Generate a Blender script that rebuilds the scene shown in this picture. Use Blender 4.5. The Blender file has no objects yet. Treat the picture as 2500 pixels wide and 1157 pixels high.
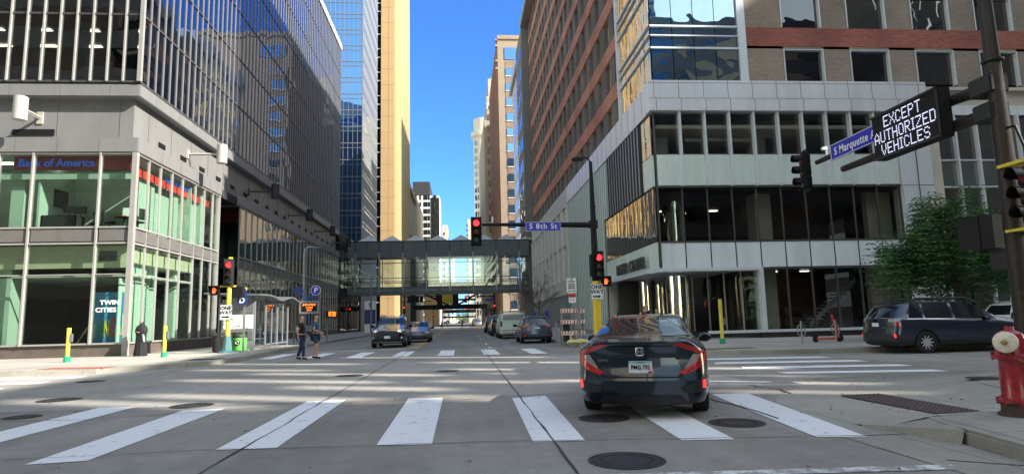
import bpy, bmesh, math, random
from mathutils import Vector, Matrix, Euler
from mathutils.bvhtree import BVHTree
random.seed(7)
R = math.radians; PI = math.pi
sc = bpy.context.scene
COL = sc.collection
# ------------------------------------------------------------------ camera
F, CH = 1520.0, 1.38
yaw, pit, rol = R(4.8), R(7.55), R(-1.40)
fw = Vector((math.sin(yaw)*math.cos(pit), math.cos(yaw)*math.cos(pit), math.sin(pit)))
rt = Vector((math.cos(yaw), -math.sin(yaw), 0)); up = rt.cross(fw)
r2 = math.cos(rol)*rt + math.sin(rol)*up; u2 = -math.sin(rol)*rt + math.cos(rol)*up
cd = bpy.data.cameras.new('camera'); cam = bpy.data.objects.new('camera', cd); COL.objects.link(cam)
cd.sensor_width = 36; cd.lens = F/2500*36; cd.clip_end = 5000; cd.clip_start = 0.05
cam.matrix_world = Matrix(((r2.x,u2.x,-fw.x,0),(r2.y,u2.y,-fw.y,0),(r2.z,u2.z,-fw.z,CH),(0,0,0,1)))
sc.camera = cam
# ------------------------------------------------------------------ sky, sun, exposure
EL = math.atan(0.6395); SX, SY = .912, -.41
w = bpy.data.worlds.new('World'); sc.world = w; w.use_nodes = True
wn = w.node_tree.nodes; bg = wn['Background']
sky = wn.new('ShaderNodeTexSky'); sky.sky_type = 'NISHITA'; sky.sun_disc = False
sky.sun_elevation = EL; sky.sun_rotation = math.atan2(SX, SY); sky.air_density = 1.0; sky.dust_density = 0.3; sky.ozone_density = 4.0
wl = w.node_tree.links
# sky scaled by direction: added brightness away from view fills shade, deeper blue ahead
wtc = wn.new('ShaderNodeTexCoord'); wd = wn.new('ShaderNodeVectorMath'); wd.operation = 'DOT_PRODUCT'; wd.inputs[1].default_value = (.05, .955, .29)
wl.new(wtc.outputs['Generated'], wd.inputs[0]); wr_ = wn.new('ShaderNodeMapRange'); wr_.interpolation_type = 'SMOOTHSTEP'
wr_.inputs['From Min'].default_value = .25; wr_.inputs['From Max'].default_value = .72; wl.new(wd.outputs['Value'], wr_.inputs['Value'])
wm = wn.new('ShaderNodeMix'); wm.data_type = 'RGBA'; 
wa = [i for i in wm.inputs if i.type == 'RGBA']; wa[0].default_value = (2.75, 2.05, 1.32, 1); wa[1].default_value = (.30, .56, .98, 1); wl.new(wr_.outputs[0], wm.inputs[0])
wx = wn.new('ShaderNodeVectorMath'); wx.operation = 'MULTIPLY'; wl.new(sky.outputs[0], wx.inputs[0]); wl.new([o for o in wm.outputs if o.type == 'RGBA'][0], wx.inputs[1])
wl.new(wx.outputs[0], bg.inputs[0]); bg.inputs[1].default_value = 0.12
sl = bpy.data.lights.new('sun', 'SUN'); sl.energy = 4.8; sl.angle = R(.5); sl.color = (1, .93, .82)
so = bpy.data.objects.new('sun', sl); COL.objects.link(so)
sdir = Vector((SX*math.cos(EL), SY*math.cos(EL), math.sin(EL)))
so.rotation_euler = sdir.to_track_quat('Z', 'Y').to_euler(); so.location = (60, -30, 80)
sc.view_settings.view_transform = 'Standard'; sc.view_settings.look = 'None'
sc.view_settings.exposure = 1.58; sc.view_settings.gamma = 1
sc.cycles.max_bounces = 8; sc.cycles.transparent_max_bounces = 12; sc.cycles.glossy_bounces = 4
sc.cycles.diffuse_bounces = 4; sc.cycles.sample_clamp_indirect = 6; sc.cycles.blur_glossy = 1.0
# ------------------------------------------------------------------ materials
MATS = {}
def nt(name):
    m = bpy.data.materials.new(name); m.use_nodes = True
    MATS[name] = m
    return m, m.node_tree.nodes, m.node_tree.links, m.node_tree.nodes['Principled BSDF']
def mat(name, col, rough=.6, metal=0, var=0, scale=3, bump=0, bscale=40, spec=.5, coat=0, stretch=None, emis=None, es=1):
    m, n, l, b = nt(name)
    c = (*col, 1)
    b.inputs['Roughness'].default_value = rough; b.inputs['Metallic'].default_value = metal
    b.inputs['Specular IOR Level'].default_value = spec; b.inputs['Coat Weight'].default_value = coat
    b.inputs['Coat Roughness'].default_value = .03
    b.inputs['Base Color'].default_value = c
    if emis:
        b.inputs['Emission Color'].default_value = (*emis, 1); b.inputs['Emission Strength'].default_value = es
    if var or bump:
        tc = n.new('ShaderNodeTexCoord'); mp = n.new('ShaderNodeMapping'); l.new(tc.outputs['Object'], mp.inputs[0])
        if stretch: mp.inputs['Scale'].default_value = stretch
    if var:
        nz = n.new('ShaderNodeTexNoise'); nz.inputs['Scale'].default_value = scale; nz.inputs['Detail'].default_value = 7; nz.inputs['Roughness'].default_value = .65
        l.new(mp.outputs[0], nz.inputs['Vector'])
        r = n.new('ShaderNodeValToRGB'); e = r.color_ramp.elements
        e[0].position = .3; e[1].position = .7
        e[0].color = (*[max(0, x*(1-var)) for x in col], 1); e[1].color = (*[min(1, x*(1+var)) for x in col], 1)
        l.new(nz.outputs[0], r.inputs[0]); l.new(r.outputs[0], b.inputs['Base Color'])
    if bump:
        nb = n.new('ShaderNodeTexNoise'); nb.inputs['Scale'].default_value = bscale; nb.inputs['Detail'].default_value = 4
        l.new(mp.outputs[0], nb.inputs['Vector'])
        bp = n.new('ShaderNodeBump'); bp.inputs['Strength'].default_value = bump; bp.inputs['Distance'].default_value = .02
        l.new(nb.outputs[0], bp.inputs['Height']); l.new(bp.outputs[0], b.inputs['Normal'])
    return m
def glass(name, tint=(.8,.9,.87), refl=.35, wav=0, wscale=.7, rough=.0, thru=None, gcol=(1,1,1), st=None):
    """thin architectural glass: a coated pane that partly mirrors and partly lets light through (or is backed by a dark tint)"""
    m, n, l, b = nt(name)
    n.remove(b); out = n['Material Output']
    g = n.new('ShaderNodeBsdfGlossy'); g.inputs['Roughness'].default_value = rough; g.inputs['Color'].default_value = (*gcol, 1)
    if thru is None:
        t = n.new('ShaderNodeBsdfTransparent'); t.inputs[0].default_value = (*tint, 1)
    else:
        t = n.new('ShaderNodeBsdfDiffuse'); t.inputs[0].default_value = (*thru, 1)
    fc = n.new('ShaderNodeLayerWeight'); fc.inputs['Blend'].default_value = .5; fr = n.new('ShaderNodeMath'); fr.operation = 'POWER'; fr.inputs[1].default_value = 4; l.new(fc.outputs['Facing'], fr.inputs[0])
    mr = n.new('ShaderNodeMapRange'); mr.inputs['To Min'].default_value = refl; mr.inputs['To Max'].default_value = 1.0
    l.new(fr.outputs[0], mr.inputs['Value'])
    mx = n.new('ShaderNodeMixShader'); l.new(mr.outputs[0], mx.inputs[0]); l.new(t.outputs[0], mx.inputs[1]); l.new(g.outputs[0], mx.inputs[2])
    l.new(mx.outputs[0], out.inputs[0])
    if wav:
        tc = n.new('ShaderNodeTexCoord'); nb = n.new('ShaderNodeTexNoise'); nb.inputs['Scale'].default_value = wscale; nb.inputs['Detail'].default_value = 1.5
        mp = n.new('ShaderNodeMapping'); mp.inputs['Scale'].default_value = st or (1,1,1); l.new(tc.outputs['Object'], mp.inputs[0]); l.new(mp.outputs[0], nb.inputs['Vector'])
        bp = n.new('ShaderNodeBump'); bp.inputs['Strength'].default_value = 1; bp.inputs['Distance'].default_value = wav
        l.new(nb.outputs[0], bp.inputs['Height']); l.new(bp.outputs[0], g.inputs['Normal'])
    return m
def brick(name, c1, c2, mortar, axis, bw=.22, bh=.075, rough=.85, msz=.012, off=.5, var=.25):
    m, n, l, b = nt(name)
    tc = n.new('ShaderNodeTexCoord'); sp = n.new('ShaderNodeSeparateXYZ'); cb = n.new('ShaderNodeCombineXYZ')
    l.new(tc.outputs['Object'], sp.inputs[0]); l.new(sp.outputs['X' if axis == 'x' else 'Y'], cb.inputs[0]); l.new(sp.outputs['Z'], cb.inputs[1])
    br = n.new('ShaderNodeTexBrick'); l.new(cb.outputs[0], br.inputs['Vector'])
    br.inputs['Color1'].default_value = (*c1, 1); br.inputs['Color2'].default_value = (*c2, 1); br.inputs['Mortar'].default_value = (*mortar, 1)
    br.inputs['Scale'].default_value = 1; br.inputs['Brick Width'].default_value = bw; br.inputs['Row Height'].default_value = bh
    br.inputs['Mortar Size'].default_value = msz; br.offset = off
    nz = n.new('ShaderNodeTexNoise'); nz.inputs['Scale'].default_value = .35; nz.inputs['Detail'].default_value = 6; l.new(tc.outputs['Object'], nz.inputs['Vector'])
    mr = n.new('ShaderNodeMapRange'); mr.inputs['From Min'].default_value = .3; mr.inputs['From Max'].default_value = .7
    mr.inputs['To Min'].default_value = 1-var; mr.inputs['To Max'].default_value = 1+var; l.new(nz.outputs[0], mr.inputs[0])
    mu = n.new('ShaderNodeVectorMath'); mu.operation = 'SCALE'; l.new(br.outputs['Color'], mu.inputs[0]); l.new(mr.outputs[0], mu.inputs['Scale'])
    l.new(mu.outputs[0], b.inputs['Base Color']); b.inputs['Roughness'].default_value = rough
    bp = n.new('ShaderNodeBump'); bp.inputs['Strength'].default_value = .5; bp.inputs['Distance'].default_value = .01
    inv = n.new('ShaderNodeMath'); inv.operation = 'SUBTRACT'; inv.inputs[0].default_value = 1; l.new(br.outputs['Fac'], inv.inputs[1])
    l.new(inv.outputs[0], bp.inputs['Height']); l.new(bp.outputs[0], b.inputs['Normal'])
    return m
def pavement(name, base, dark, fine=120, big=.25, tracks=False, slabs=None, rough=.85, org=(0,0,0), tone=.88, joint=.35):
    """concrete or asphalt: fine grain, broad stains, optional wheel-worn tracks and saw-cut joints"""
    m, n, l, b = nt(name)
    tc = n.new('ShaderNodeTexCoord')
    def noise(s, d=6, stretch=None, rg=.6):
        x = n.new('ShaderNodeTexNoise'); x.inputs['Scale'].default_value = s; x.inputs['Detail'].default_value = d; x.inputs['Roughness'].default_value = rg
        if stretch:
            mp = n.new('ShaderNodeMapping'); mp.inputs['Scale'].default_value = stretch; l.new(tc.outputs['Object'], mp.inputs[0]); l.new(mp.outputs[0], x.inputs['Vector'])
        else: l.new(tc.outputs['Object'], x.inputs['Vector'])
        return x.outputs[0]
    def mrange(v, a, c, lo, hi):
        x = n.new('ShaderNodeMapRange'); l.new(v, x.inputs[0])
        for k, q in zip(('From Min','From Max','To Min','To Max'), (a, c, lo, hi)): x.inputs[k].default_value = q
        return x.outputs[0]
    def mul(a, c):
        x = n.new('ShaderNodeMath'); x.operation = 'MULTIPLY'; l.new(a, x.inputs[0]); l.new(c, x.inputs[1]); return x.outputs[0]
    v = mrange(noise(fine, 3, rg=.8), .25, .75, .62, 1.38)
    v = mul(v, mrange(noise(38, 4, rg=.8), .3, .7, .84, 1.16))
    v = mul(v, mrange(noise(big, 8), .3, .7, .74, 1.2))
    v = mul(v, mrange(noise(3.5, 8, rg=.7), .3, .75, .84, 1.14))
    v = mul(v, mrange(noise(14, 2), .66, .72, 1, .72))
    if tracks: v = mul(v, mrange(noise(1, 5, (1.1, .05, 1)), .35, .7, 1.12, .84))
    if slabs:
        sp = n.new('ShaderNodeSeparateXYZ'); l.new(tc.outputs['Object'], sp.inputs[0])
        br = n.new('ShaderNodeTexBrick'); bm_ = n.new('ShaderNodeMapping'); bm_.inputs['Location'].default_value = org; l.new(tc.outputs['Object'], bm_.inputs[0]); l.new(bm_.outputs[0], br.inputs['Vector']); br.offset = 0
        br.inputs['Scale'].default_value = 1; br.inputs['Brick Width'].default_value = slabs[0]; br.inputs['Row Height'].default_value = slabs[1]
        br.inputs['Mortar Size'].default_value = .008; br.inputs['Color1'].default_value = (1,1,1,1); br.inputs['Color2'].default_value = (tone,tone,tone,1); br.inputs['Mortar'].default_value = (joint,joint,joint,1)
        rb = n.new('ShaderNodeRGBToBW'); l.new(br.outputs[0], rb.inputs[0]); v = mul(v, rb.outputs[0])
    mu = n.new('ShaderNodeVectorMath'); mu.operation = 'SCALE'; mu.inputs[0].default_value = base; l.new(v, mu.inputs['Scale'])
    l.new(mu.outputs[0], b.inputs['Base Color']); b.inputs['Roughness'].default_value = rough
    bp = n.new('ShaderNodeBump'); bp.inputs['Strength'].default_value = .35; bp.inputs['Distance'].default_value = .004
    l.new(noise(fine*1.3, 3), bp.inputs['Height']); l.new(bp.outputs[0], b.inputs['Normal'])
    return m
def paintmark(name, col, p0=.32, p1=.43):
    """worn road paint: thin spots show the concrete"""
    m, n, l, b = nt(name)
    tc = n.new('ShaderNodeTexCoord'); a = n.new('ShaderNodeTexNoise'); a.inputs['Scale'].default_value = 5; a.inputs['Detail'].default_value = 10; a.inputs['Roughness'].default_value = .75
    l.new(tc.outputs['Object'], a.inputs['Vector'])
    r = n.new('ShaderNodeValToRGB'); r.color_ramp.elements[0].position = p0; r.color_ramp.elements[1].position = p1
    r.color_ramp.elements[0].color = (.26,.255,.24,1); r.color_ramp.elements[1].color = (*col, 1)
    l.new(a.outputs[0], r.inputs[0]); l.new(r.outputs[0], b.inputs['Base Color']); b.inputs['Roughness'].default_value = .7
    return m
mat('road_conc', (.3,.3,.3))
M = MATS
pavement('road', (.262,.248,.222), .7, tracks=True, slabs=(3.55,4.25), org=(-1.03,-7.4,0), tone=.84, joint=.5)
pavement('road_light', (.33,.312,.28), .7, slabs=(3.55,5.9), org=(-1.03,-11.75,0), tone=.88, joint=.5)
pavement('walk', (.36,.34,.30), .7, slabs=(1.5,1.5))
pavement('kerbstone', (.33,.315,.275), .7, slabs=(2.4,40))
paintmark('white_paint', (.72,.74,.76)); paintmark('worn_paint', (.66,.67,.68), .46, .58); paintmark('yellow_paint', (.62,.40,.06))
mat('tar', (.03,.03,.03), .6); mat('old_steel', (.05,.045,.045), .55, .5, var=.4, scale=8, bump=.6, bscale=60)
mat('rust_plate', (.085,.06,.055), .7, .1, var=.3, scale=12); mat('red_plate', (.24,.08,.06), .8, var=.3, scale=8)
mat('zinc', (.215,.218,.218), .45, .25, var=.10, scale=1.2, bump=.05, bscale=3, stretch=(1,1,.25))
mat('zinc_dark', (.16,.155,.15), .5, .3, var=.15, scale=2)
mat('alu', (.36,.355,.34), .38, .3, var=.06, scale=2); mat('alu_fin', (.24,.24,.235), .4, .3); mat('lamp_beige', (.36,.35,.32), .5); mat('alu_dark', (.10,.10,.10), .4, .5)
mat('bronze_base', (.115,.095,.08), .6, .2, var=.2, scale=1.5)
mat('black', (.007,.007,.008), .6, spec=.25); mat('black_gloss', (.008,.009,.012), .12); mat('charcoal', (.028,.029,.031), .6, var=.2, spec=.3)
mat('white', (.72,.72,.70), .6); mat('cream_wall', (.50,.46,.34), .8, var=.06); mat('mint_wall', (.42,.51,.44), .8); mat('mint_pale', (.42,.50,.44), .8)
mat('white_metal', (.62,.66,.70), .35, .15, var=.05, scale=.6); mat('panel_mint', (.66,.75,.70), .22, .0, stretch=(1,1,.15), var=.10, scale=1.6, spec=.7)
mat('panel_blue', (.66,.73,.76), .22, 0, stretch=(1,1,.15), var=.10, scale=1.6, spec=.7)
mat('fin_mint', (.74,.84,.78), .35, .2, var=.12, scale=.8, stretch=(1,1,.2)); mat('fin_mint_shade', (.34,.41,.37), .45); mat('fin_grey', (.34,.34,.345), .4, .3, var=.08)  # darker mint copy for the fin returns: shade put into the colour
mat('silver_ledge', (.72,.75,.79), .3, .3, var=.09, scale=1.3, stretch=(1,1,.2))
mat('wood', (.20,.075,.03), .4, var=.35, scale=3, stretch=(4,4,.4)); mat('marble', (.50,.47,.40), .4, var=.12, scale=1.5)
mat('floor_dark', (.06,.055,.05), .5)
mat('chrome', (.82,.81,.78), .04, 1, bump=.9, bscale=1.6, stretch=(2.2,2.2,.12))
mat('lamp_glow', (1,.9,.7), emis=(1,.85,.6), es=5); mat('ceiling', (.5,.5,.46), .9); mat('lamp_panel', (1,.98,.9), emis=(1,.97,.88), es=2.2)
mat('red_glow', (.8,.02,.02), emis=(1,.02,.025), es=1.6); mat('red_dim', (.16,.02,.02), .3); mat('amber_dim', (.10,.05,.02), .3); mat('green_dim', (.02,.07,.05), .3)
mat('hand_glow', (1,.2,.05), emis=(1,.10,.02), es=1.0); mat('led_white', (.9,.9,1), emis=(.62,.60,.95), es=.32); mat('led_orange', (1,.3,.05), emis=(1,.20,.02), es=1.3)
mat('sign_blue', (.02,.025,.42), .45); mat('sign_white', (.8,.8,.8), .5); mat('sign_navy', (.015,.04,.16), .4); mat('sign_red', (.55,.02,.03), .5)
mat('bank_red', (.30,.02,.03), .6); mat('bank_blue', (.03,.10,.45), .5, emis=(.03,.1,.5), es=.2); mat('bank_bright', (.75,.05,.04), .6)
mat('yellow', (.68,.55,.06), .55, var=.22, scale=7); mat('yellow_deep', (.72,.50,.03), .5, var=.1, scale=4); mat('green_base', (.01,.26,.14), .45); mat('teal_base', (.06,.17,.17), .5, var=.2, scale=10)
mat('grey_paint', (.22,.24,.27), .45, .2); mat('pole_brown', (.028,.020,.017), .5, .3, var=.5, scale=9, bump=.3, bscale=30); mat('galv', (.25,.26,.27), .4, .6, var=.12, scale=6)
mat('bin_black', (.02,.02,.02), .5); mat('bin_green', (.12,.45,.09), .5, var=.15, scale=3)
mat('hydrant_red', (.30,.012,.02), .34, var=.55, scale=14, coat=.4, bump=.12, bscale=25); mat('cap_white', (.68,.62,.50), .5, var=.2, scale=14); mat('hyd_base', (.06,.035,.03), .7, var=.3, scale=12); mat('brass', (.45,.28,.12), .4, .7, var=.3, scale=20)
mat('orange_stripe', (.62,.16,.06), .6, var=.2, scale=9); mat('sand_yellow', (.60,.56,.25), .8, var=.2, scale=7, bump=.5, bscale=12)
mat('scooter_red', (.70,.05,.03), .4); mat('tyre', (.014,.014,.015), .8); mat('rim', (.55,.56,.58), .35, .3); mat('rim_dark', (.05,.05,.055), .4, .5)
mat('p_sedan', (.005,.017,.032), .22, .35, coat=1); mat('p_slate', (.065,.09,.125), .3, .3, coat=.8); mat('p_navy', (.022,.031,.058), .3, .3, coat=.8)
mat('p_black', (.006,.006,.008), .2, .2, coat=1); mat('p_white', (.66,.68,.66), .35, coat=.6); mat('p_silver', (.35,.36,.37), .3, .6, coat=.6); mat('p_van', (.55,.64,.58), .4, var=.06); mat('p_grey', (.09,.10,.11), .3, .3, coat=.7); mat('p_brown', (.05,.02,.018), .3, .3, coat=.8)
mat('cladding', (.02,.022,.024), .6); mat('chrome_plain', (.7,.7,.72), .12, 1); mat('tail_red', (.50,.008,.012), .12, coat=1); mat('tail_clear', (.26,.24,.23), .15, coat=1); mat('reflector', (.8,.02,.02), .3, emis=(1,.03,.03), es=.6)
mat('head_clear', (.6,.62,.65), .1, coat=1); mat('plate_white', (.70,.76,.82), .5); mat('board_blue', (.07,.24,.46), .6, var=.15, scale=2); mat('plate_blue', (.25,.5,.62), .5)
mat('car_glass_dark', (.010,.012,.016), .02, spec=.6, coat=.6)
mat('skin', (.50,.28,.20), .6); mat('skin_dark', (.30,.15,.10), .6); mat('hair_brown', (.22,.14,.08), .8); mat('cloth_black', (.010,.010,.012), .85); mat('jeans', (.015,.028,.075), .85, var=.2, scale=20); mat('cloth_blue', (.035,.10,.20), .85, var=.1, scale=20); mat('shorts_navy', (.03,.06,.11), .85); mat('cloth_grey', (.3,.33,.4), .85); mat('cloth_white', (.65,.65,.63), .85)
mat('bark', (.10,.08,.06), .9, var=.3, scale=8, bump=.6, bscale=30)
mat('cream_stone', (.58,.40,.20), .7, var=.05, scale=.4); mat('gold_stone', (.36,.24,.115), .65, var=.06, scale=.3); mat('gold_rib', (.42,.335,.18), .6); mat('gold_dark', (.10,.085,.07), .6)
mat('stone_pale', (.66,.64,.57), .8, var=.10, scale=.8); mat('stone_grey', (.34,.31,.26), .8, var=.22, scale=.6); mat('stone_dark', (.20,.185,.165), .8, var=.15, scale=.5); mat('stone_light', (.52,.49,.42), .8, var=.15, scale=.5); mat('tan_stone', (.26,.20,.15), .8, var=.08, scale=.6)
mat('rib_brown', (.24,.155,.10), .8, var=.35, scale=.5, stretch=(1,1,.1)); mat('fascia_blue', (.32,.40,.52), .4); mat('white_conc', (.62,.62,.60), .7); mat('cream_low', (.60,.48,.30), .8, var=.08)
mat('metal_grid', (.19,.20,.20), .5, .3, var=.08, scale=1); mat('shade_louvre', (.30,.33,.35), .5, .3, var=.3, scale=2, stretch=(1,4,.2))
mat('sky_roof', (.095,.115,.125), .5, .2, var=.15, scale=.8); mat('pyramid', (.42,.42,.40), .4); mat('curtain_band', (.20,.22,.22), .5)
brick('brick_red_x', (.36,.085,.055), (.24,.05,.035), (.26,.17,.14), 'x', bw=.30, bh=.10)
brick('brick_red_lit_y', (.66,.27,.16), (.55,.21,.13), (.38,.22,.15), 'y', bw=.30, bh=.10)  # street-side bands brightened: bounced sunlight put into the brick colour
brick('brick_grey_x', (.27,.215,.165), (.19,.15,.12), (.32,.27,.22), 'x')
brick('brick_dark_y', (.19,.165,.14), (.15,.13,.11), (.2,.17,.15), 'y')
brick('brick_tan_x', (.22,.15,.11), (.18,.12,.09), (.22,.18,.14), 'x', bw=.4, bh=.13)
glass('g_bank', (.84,.93,.88), .07, wav=.006); glass('g_store', (.70,.78,.74), .12); glass('g_side', (.55,.66,.62), .22, wav=.012, wscale=.9)
glass('g_towerfront', (.42,.46,.47), .16, wav=.012, wscale=.5)
glass('g_towerside', refl=.42, wav=.03, wscale=.33, thru=(.002,.003,.008), gcol=(.40,.46,.60), rough=.02)
glass('g_sky', (.90,.96,.98), .04, wav=.01, wscale=.3); glass('g_blue', refl=.62, wav=.03, wscale=.3, thru=(.008,.02,.04), gcol=(.24,.46,.80))
glass('g_tall', refl=.22, wav=.01, thru=(.34,.42,.40)); glass('g_hotel', refl=.10, wav=.02, wscale=.5, thru=(.004,.005,.008)); glass('g_dark', refl=.18, wav=.02, wscale=.5, thru=(.004,.006,.010)); glass('g_win', refl=.72, wav=.012, wscale=.6, thru=(.20,.19,.16), gcol=(1,.98,.94))
glass('g_green', refl=.28, wav=.015, thru=(.015,.045,.042)); glass('g_oriel', refl=.45, wav=.04, wscale=.5, thru=(.01,.03,.05), gcol=(.8,.95,1)); glass('g_podium', (.78,.80,.78), .05, wav=.01)
glass('g_gold', refl=.62, wav=.03, wscale=1.1, st=(1.5,1.5,.28), thru=(.02,.03,.03), gcol=(1,.95,.82)); glass('g_shelter', (.80,.84,.86), .12); glass('g_teal', refl=.5, wav=.02, thru=(.02,.12,.15), gcol=(.5,.9,1))
def leafmat(name, c1, c2):
    m, n, l, b = nt(name)
    tc = n.new('ShaderNodeTexCoord'); nz = n.new('ShaderNodeTexNoise'); nz.inputs['Scale'].default_value = 1.1; nz.inputs['Detail'].default_value = 5
    l.new(tc.outputs['Object'], nz.inputs['Vector']); r = n.new('ShaderNodeValToRGB'); r.color_ramp.elements[0].position = .35; r.color_ramp.elements[1].position = .68
    r.color_ramp.elements[0].color = (*c1, 1); r.color_ramp.elements[1].color = (*c2, 1); l.new(nz.outputs[0], r.inputs[0]); l.new(r.outputs[0], b.inputs['Base Color'])
    tr = n.new('ShaderNodeBsdfTranslucent'); l.new(r.outputs[0], tr.inputs[0]); mx = n.new('ShaderNodeMixShader'); mx.inputs[0].default_value = .3
    l.new(b.outputs[0], mx.inputs[1]); l.new(tr.outputs[0], mx.inputs[2]); l.new(mx.outputs[0], n['Material Output'].inputs[0]); b.inputs['Roughness'].default_value = .55
leafmat('leaf', (.022,.075,.026), (.09,.19,.045)); leafmat('leaf_dull', (.07,.055,.03), (.12,.09,.05)); leafmat('leaf_far', (.03,.07,.03), (.08,.14,.05))
# ------------------------------------------------------------------ mesh helpers
class MB:
    def __init__(s): s.v = []; s.f = []; s.mi = []
    def add(s, vs, fs, mi=0):
        o = len(s.v); s.v += [tuple(p) for p in vs]; s.f += [tuple(i+o for i in f) for f in fs]; s.mi += [mi]*len(fs); return s
    def box(s, x0, x1, y0, y1, z0, z1, mi=0):
        if x0 > x1: x0, x1 = x1, x0
        if y0 > y1: y0, y1 = y1, y0
        if z0 > z1: z0, z1 = z1, z0
        return s.add([(x0,y0,z0),(x1,y0,z0),(x1,y1,z0),(x0,y1,z0),(x0,y0,z1),(x1,y0,z1),(x1,y1,z1),(x0,y1,z1)],
              [(3,2,1,0),(4,5,6,7),(0,1,5,4),(1,2,6,5),(2,3,7,6),(3,0,4,7)], mi)
    def quad(s, a, b, c, d, mi=0): return s.add([a,b,c,d], [(0,1,2,3)], mi)
    def tube(s, pts, rad, n=10, mi=0, cap=True):
        pts = [Vector(p) for p in pts]; k = len(pts)
        rads = rad if isinstance(rad, (list, tuple)) else [rad]*k
        rings = []; ref = None
        for i, p in enumerate(pts):
            d = (pts[min(i+1, k-1)] - pts[max(i-1, 0)]).normalized()
            if ref is None: ref = Vector((0,0,1)) if abs(d.z) < .9 else Vector((1,0,0))
            a = d.cross(ref).normalized(); b = a.cross(d); ref = b if abs(d.dot(b)) < .99 else ref
            rings.append([p + a*math.cos(2*PI*j/n)*rads[i] + b*math.sin(2*PI*j/n)*rads[i] for j in range(n)])
        vs = [q for r in rings for q in r]; fs = []
        for i in range(k-1):
            for j in range(n): fs.append((i*n+j, i*n+(j+1) % n, (i+1)*n+(j+1) % n, (i+1)*n+j))
        if cap: fs.append(tuple(range(n))[::-1]); fs.append(tuple((k-1)*n+j for j in range(n)))
        return s.add(vs, fs, mi)
    def cyl(s, c, r, z0, z1, n=20, mi=0): return s.tube([(c[0],c[1],z0),(c[0],c[1],z1)], r, n, mi)
    def lathe(s, c, prof, n=24, mi=0, axis='z', cap=True):
        vs = []
        for r, h in prof:
            for j in range(n):
                a = 2*PI*j/n; x, y = r*math.cos(a), r*math.sin(a)
                vs.append((c[0]+x, c[1]+y, c[2]+h) if axis == 'z' else ((c[0]+h, c[1]+x, c[2]+y) if axis == 'x' else (c[0]+x, c[1]+h, c[2]+y)))
        fs = []
        for i in range(len(prof)-1):
            for j in range(n): fs.append((i*n+j, i*n+(j+1) % n, (i+1)*n+(j+1) % n, (i+1)*n+j))
        if cap: fs.append(tuple(range(n))[::-1]); fs.append(tuple((len(prof)-1)*n+j for j in range(n)))
        return s.add(vs, fs, mi)
    def prism(s, poly, z0, z1, mi=0):
        n = len(poly); vs = [(x,y,z0) for x,y in poly] + [(x,y,z1) for x,y in poly]
        return s.add(vs, [tuple(range(n))[::-1], tuple(range(n, 2*n))] + [(i, (i+1) % n, n+(i+1) % n, n+i) for i in range(n)], mi)
    def sphere(s, c, r, n=12, m=8, mi=0, sc=(1,1,1)):
        return s.lathe(c, [(max(1e-4, r*math.sin(PI*i/m))*sc[0], -r*math.cos(PI*i/m)*sc[2]) for i in range(m+1)], n, mi)
    def xf(s, mtx): s.v = [tuple(mtx @ Vector(p)) for p in s.v]; return s
    def merge(s, o):
        k = len(s.v); s.v += o.v; s.f += [tuple(i+k for i in f) for f in o.f]; s.mi += o.mi; return s
    def build(s, name, m, parent=None, smooth=False, bev=0, seg=2):
        me = bpy.data.meshes.new(name)
        off = Vector(parent['_w']) if parent is not None and '_w' in parent else Vector((0,0,0))
        me.from_pydata([tuple(Vector(p)-off) for p in s.v], [], s.f)
        ms = m if isinstance(m, (list, tuple)) else [m]
        for q in ms: me.materials.append(M[q])
        if len(ms) > 1: me.polygons.foreach_set('material_index', s.mi)
        bm = bmesh.new(); bm.from_mesh(me)
        if smooth or bev: bmesh.ops.remove_doubles(bm, verts=bm.verts, dist=1e-5)
        bmesh.ops.recalc_face_normals(bm, faces=bm.faces)
        if bev: bmesh.ops.bevel(bm, geom=[e for e in bm.edges if len(e.link_faces) == 2 and e.calc_face_angle(0) > .5], offset=bev, segments=seg, affect='EDGES', clamp_overlap=True)
        bm.to_mesh(me); bm.free()
        if smooth:
            me.polygons.foreach_set('use_smooth', [True]*len(me.polygons))
            try: me.set_sharp_from_angle(angle=R(38))
            except Exception: pass
        o = bpy.data.objects.new(name, me); COL.objects.link(o)
        if parent is not None:
            o.parent = parent
        return o
def setw(o, parent):
    o['_w'] = parent['_w'] if '_w' in parent else (0,0,0)
def sub(o):  # make a part usable as the parent of sub-parts built in the same coordinates
    if o.parent is not None and '_w' in o.parent: o['_w'] = tuple(o.parent['_w'])
    return o
def tag(o, label, cat=None, group=None, kind=None):
    if label: o['label'] = label
    if cat: o['category'] = cat
    if group: o['group'] = group
    if kind: o['kind'] = kind
    return o
def root(name, loc, label, cat, group=None, rz=0, world=True):
    o = bpy.data.objects.new(name, None); o.empty_display_size = .2; COL.objects.link(o)
    o.location = loc; o.rotation_euler = (0,0,rz)
    if world: o['_w'] = tuple(loc)
    return tag(o, label, cat, group)
def struct(name, mb, m, **k):
    o = mb.build(name, m, **k); o['kind'] = 'structure'; return o
def copy_tree(o, parent=None):
    c = o.copy(); COL.objects.link(c); c.parent = parent
    for ch in list(o.children): copy_tree(ch, c)
    return c
def score(mb):
    n = len(mb.v); c = Vector((sum(p[0] for p in mb.v)/n, sum(p[1] for p in mb.v)/n, sum(p[2] for p in mb.v)/n)) - Vector((0,0,CH))
    d = c.dot(fw)
    if d < .1: return 1e9
    px, py = abs(c.dot(r2)/d*F/1250), abs(c.dot(u2)/d*F/578)
    return d*(1 if px < 1.02 and py < 1.02 else 50)
def parts(name, items, m, parent, keep=100, **k):
    """each countable part a mesh of its own; past `keep` of one kind the farthest become one part"""
    items = sorted(items, key=score)
    for it in items[:keep]: it.build(name, m, parent, **k)
    if items[keep:]:
        r = MB()
        for it in items[keep:]: r.merge(it)
        o = r.build(name, m, parent, **k); o['kind'] = 'stuff'
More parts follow.
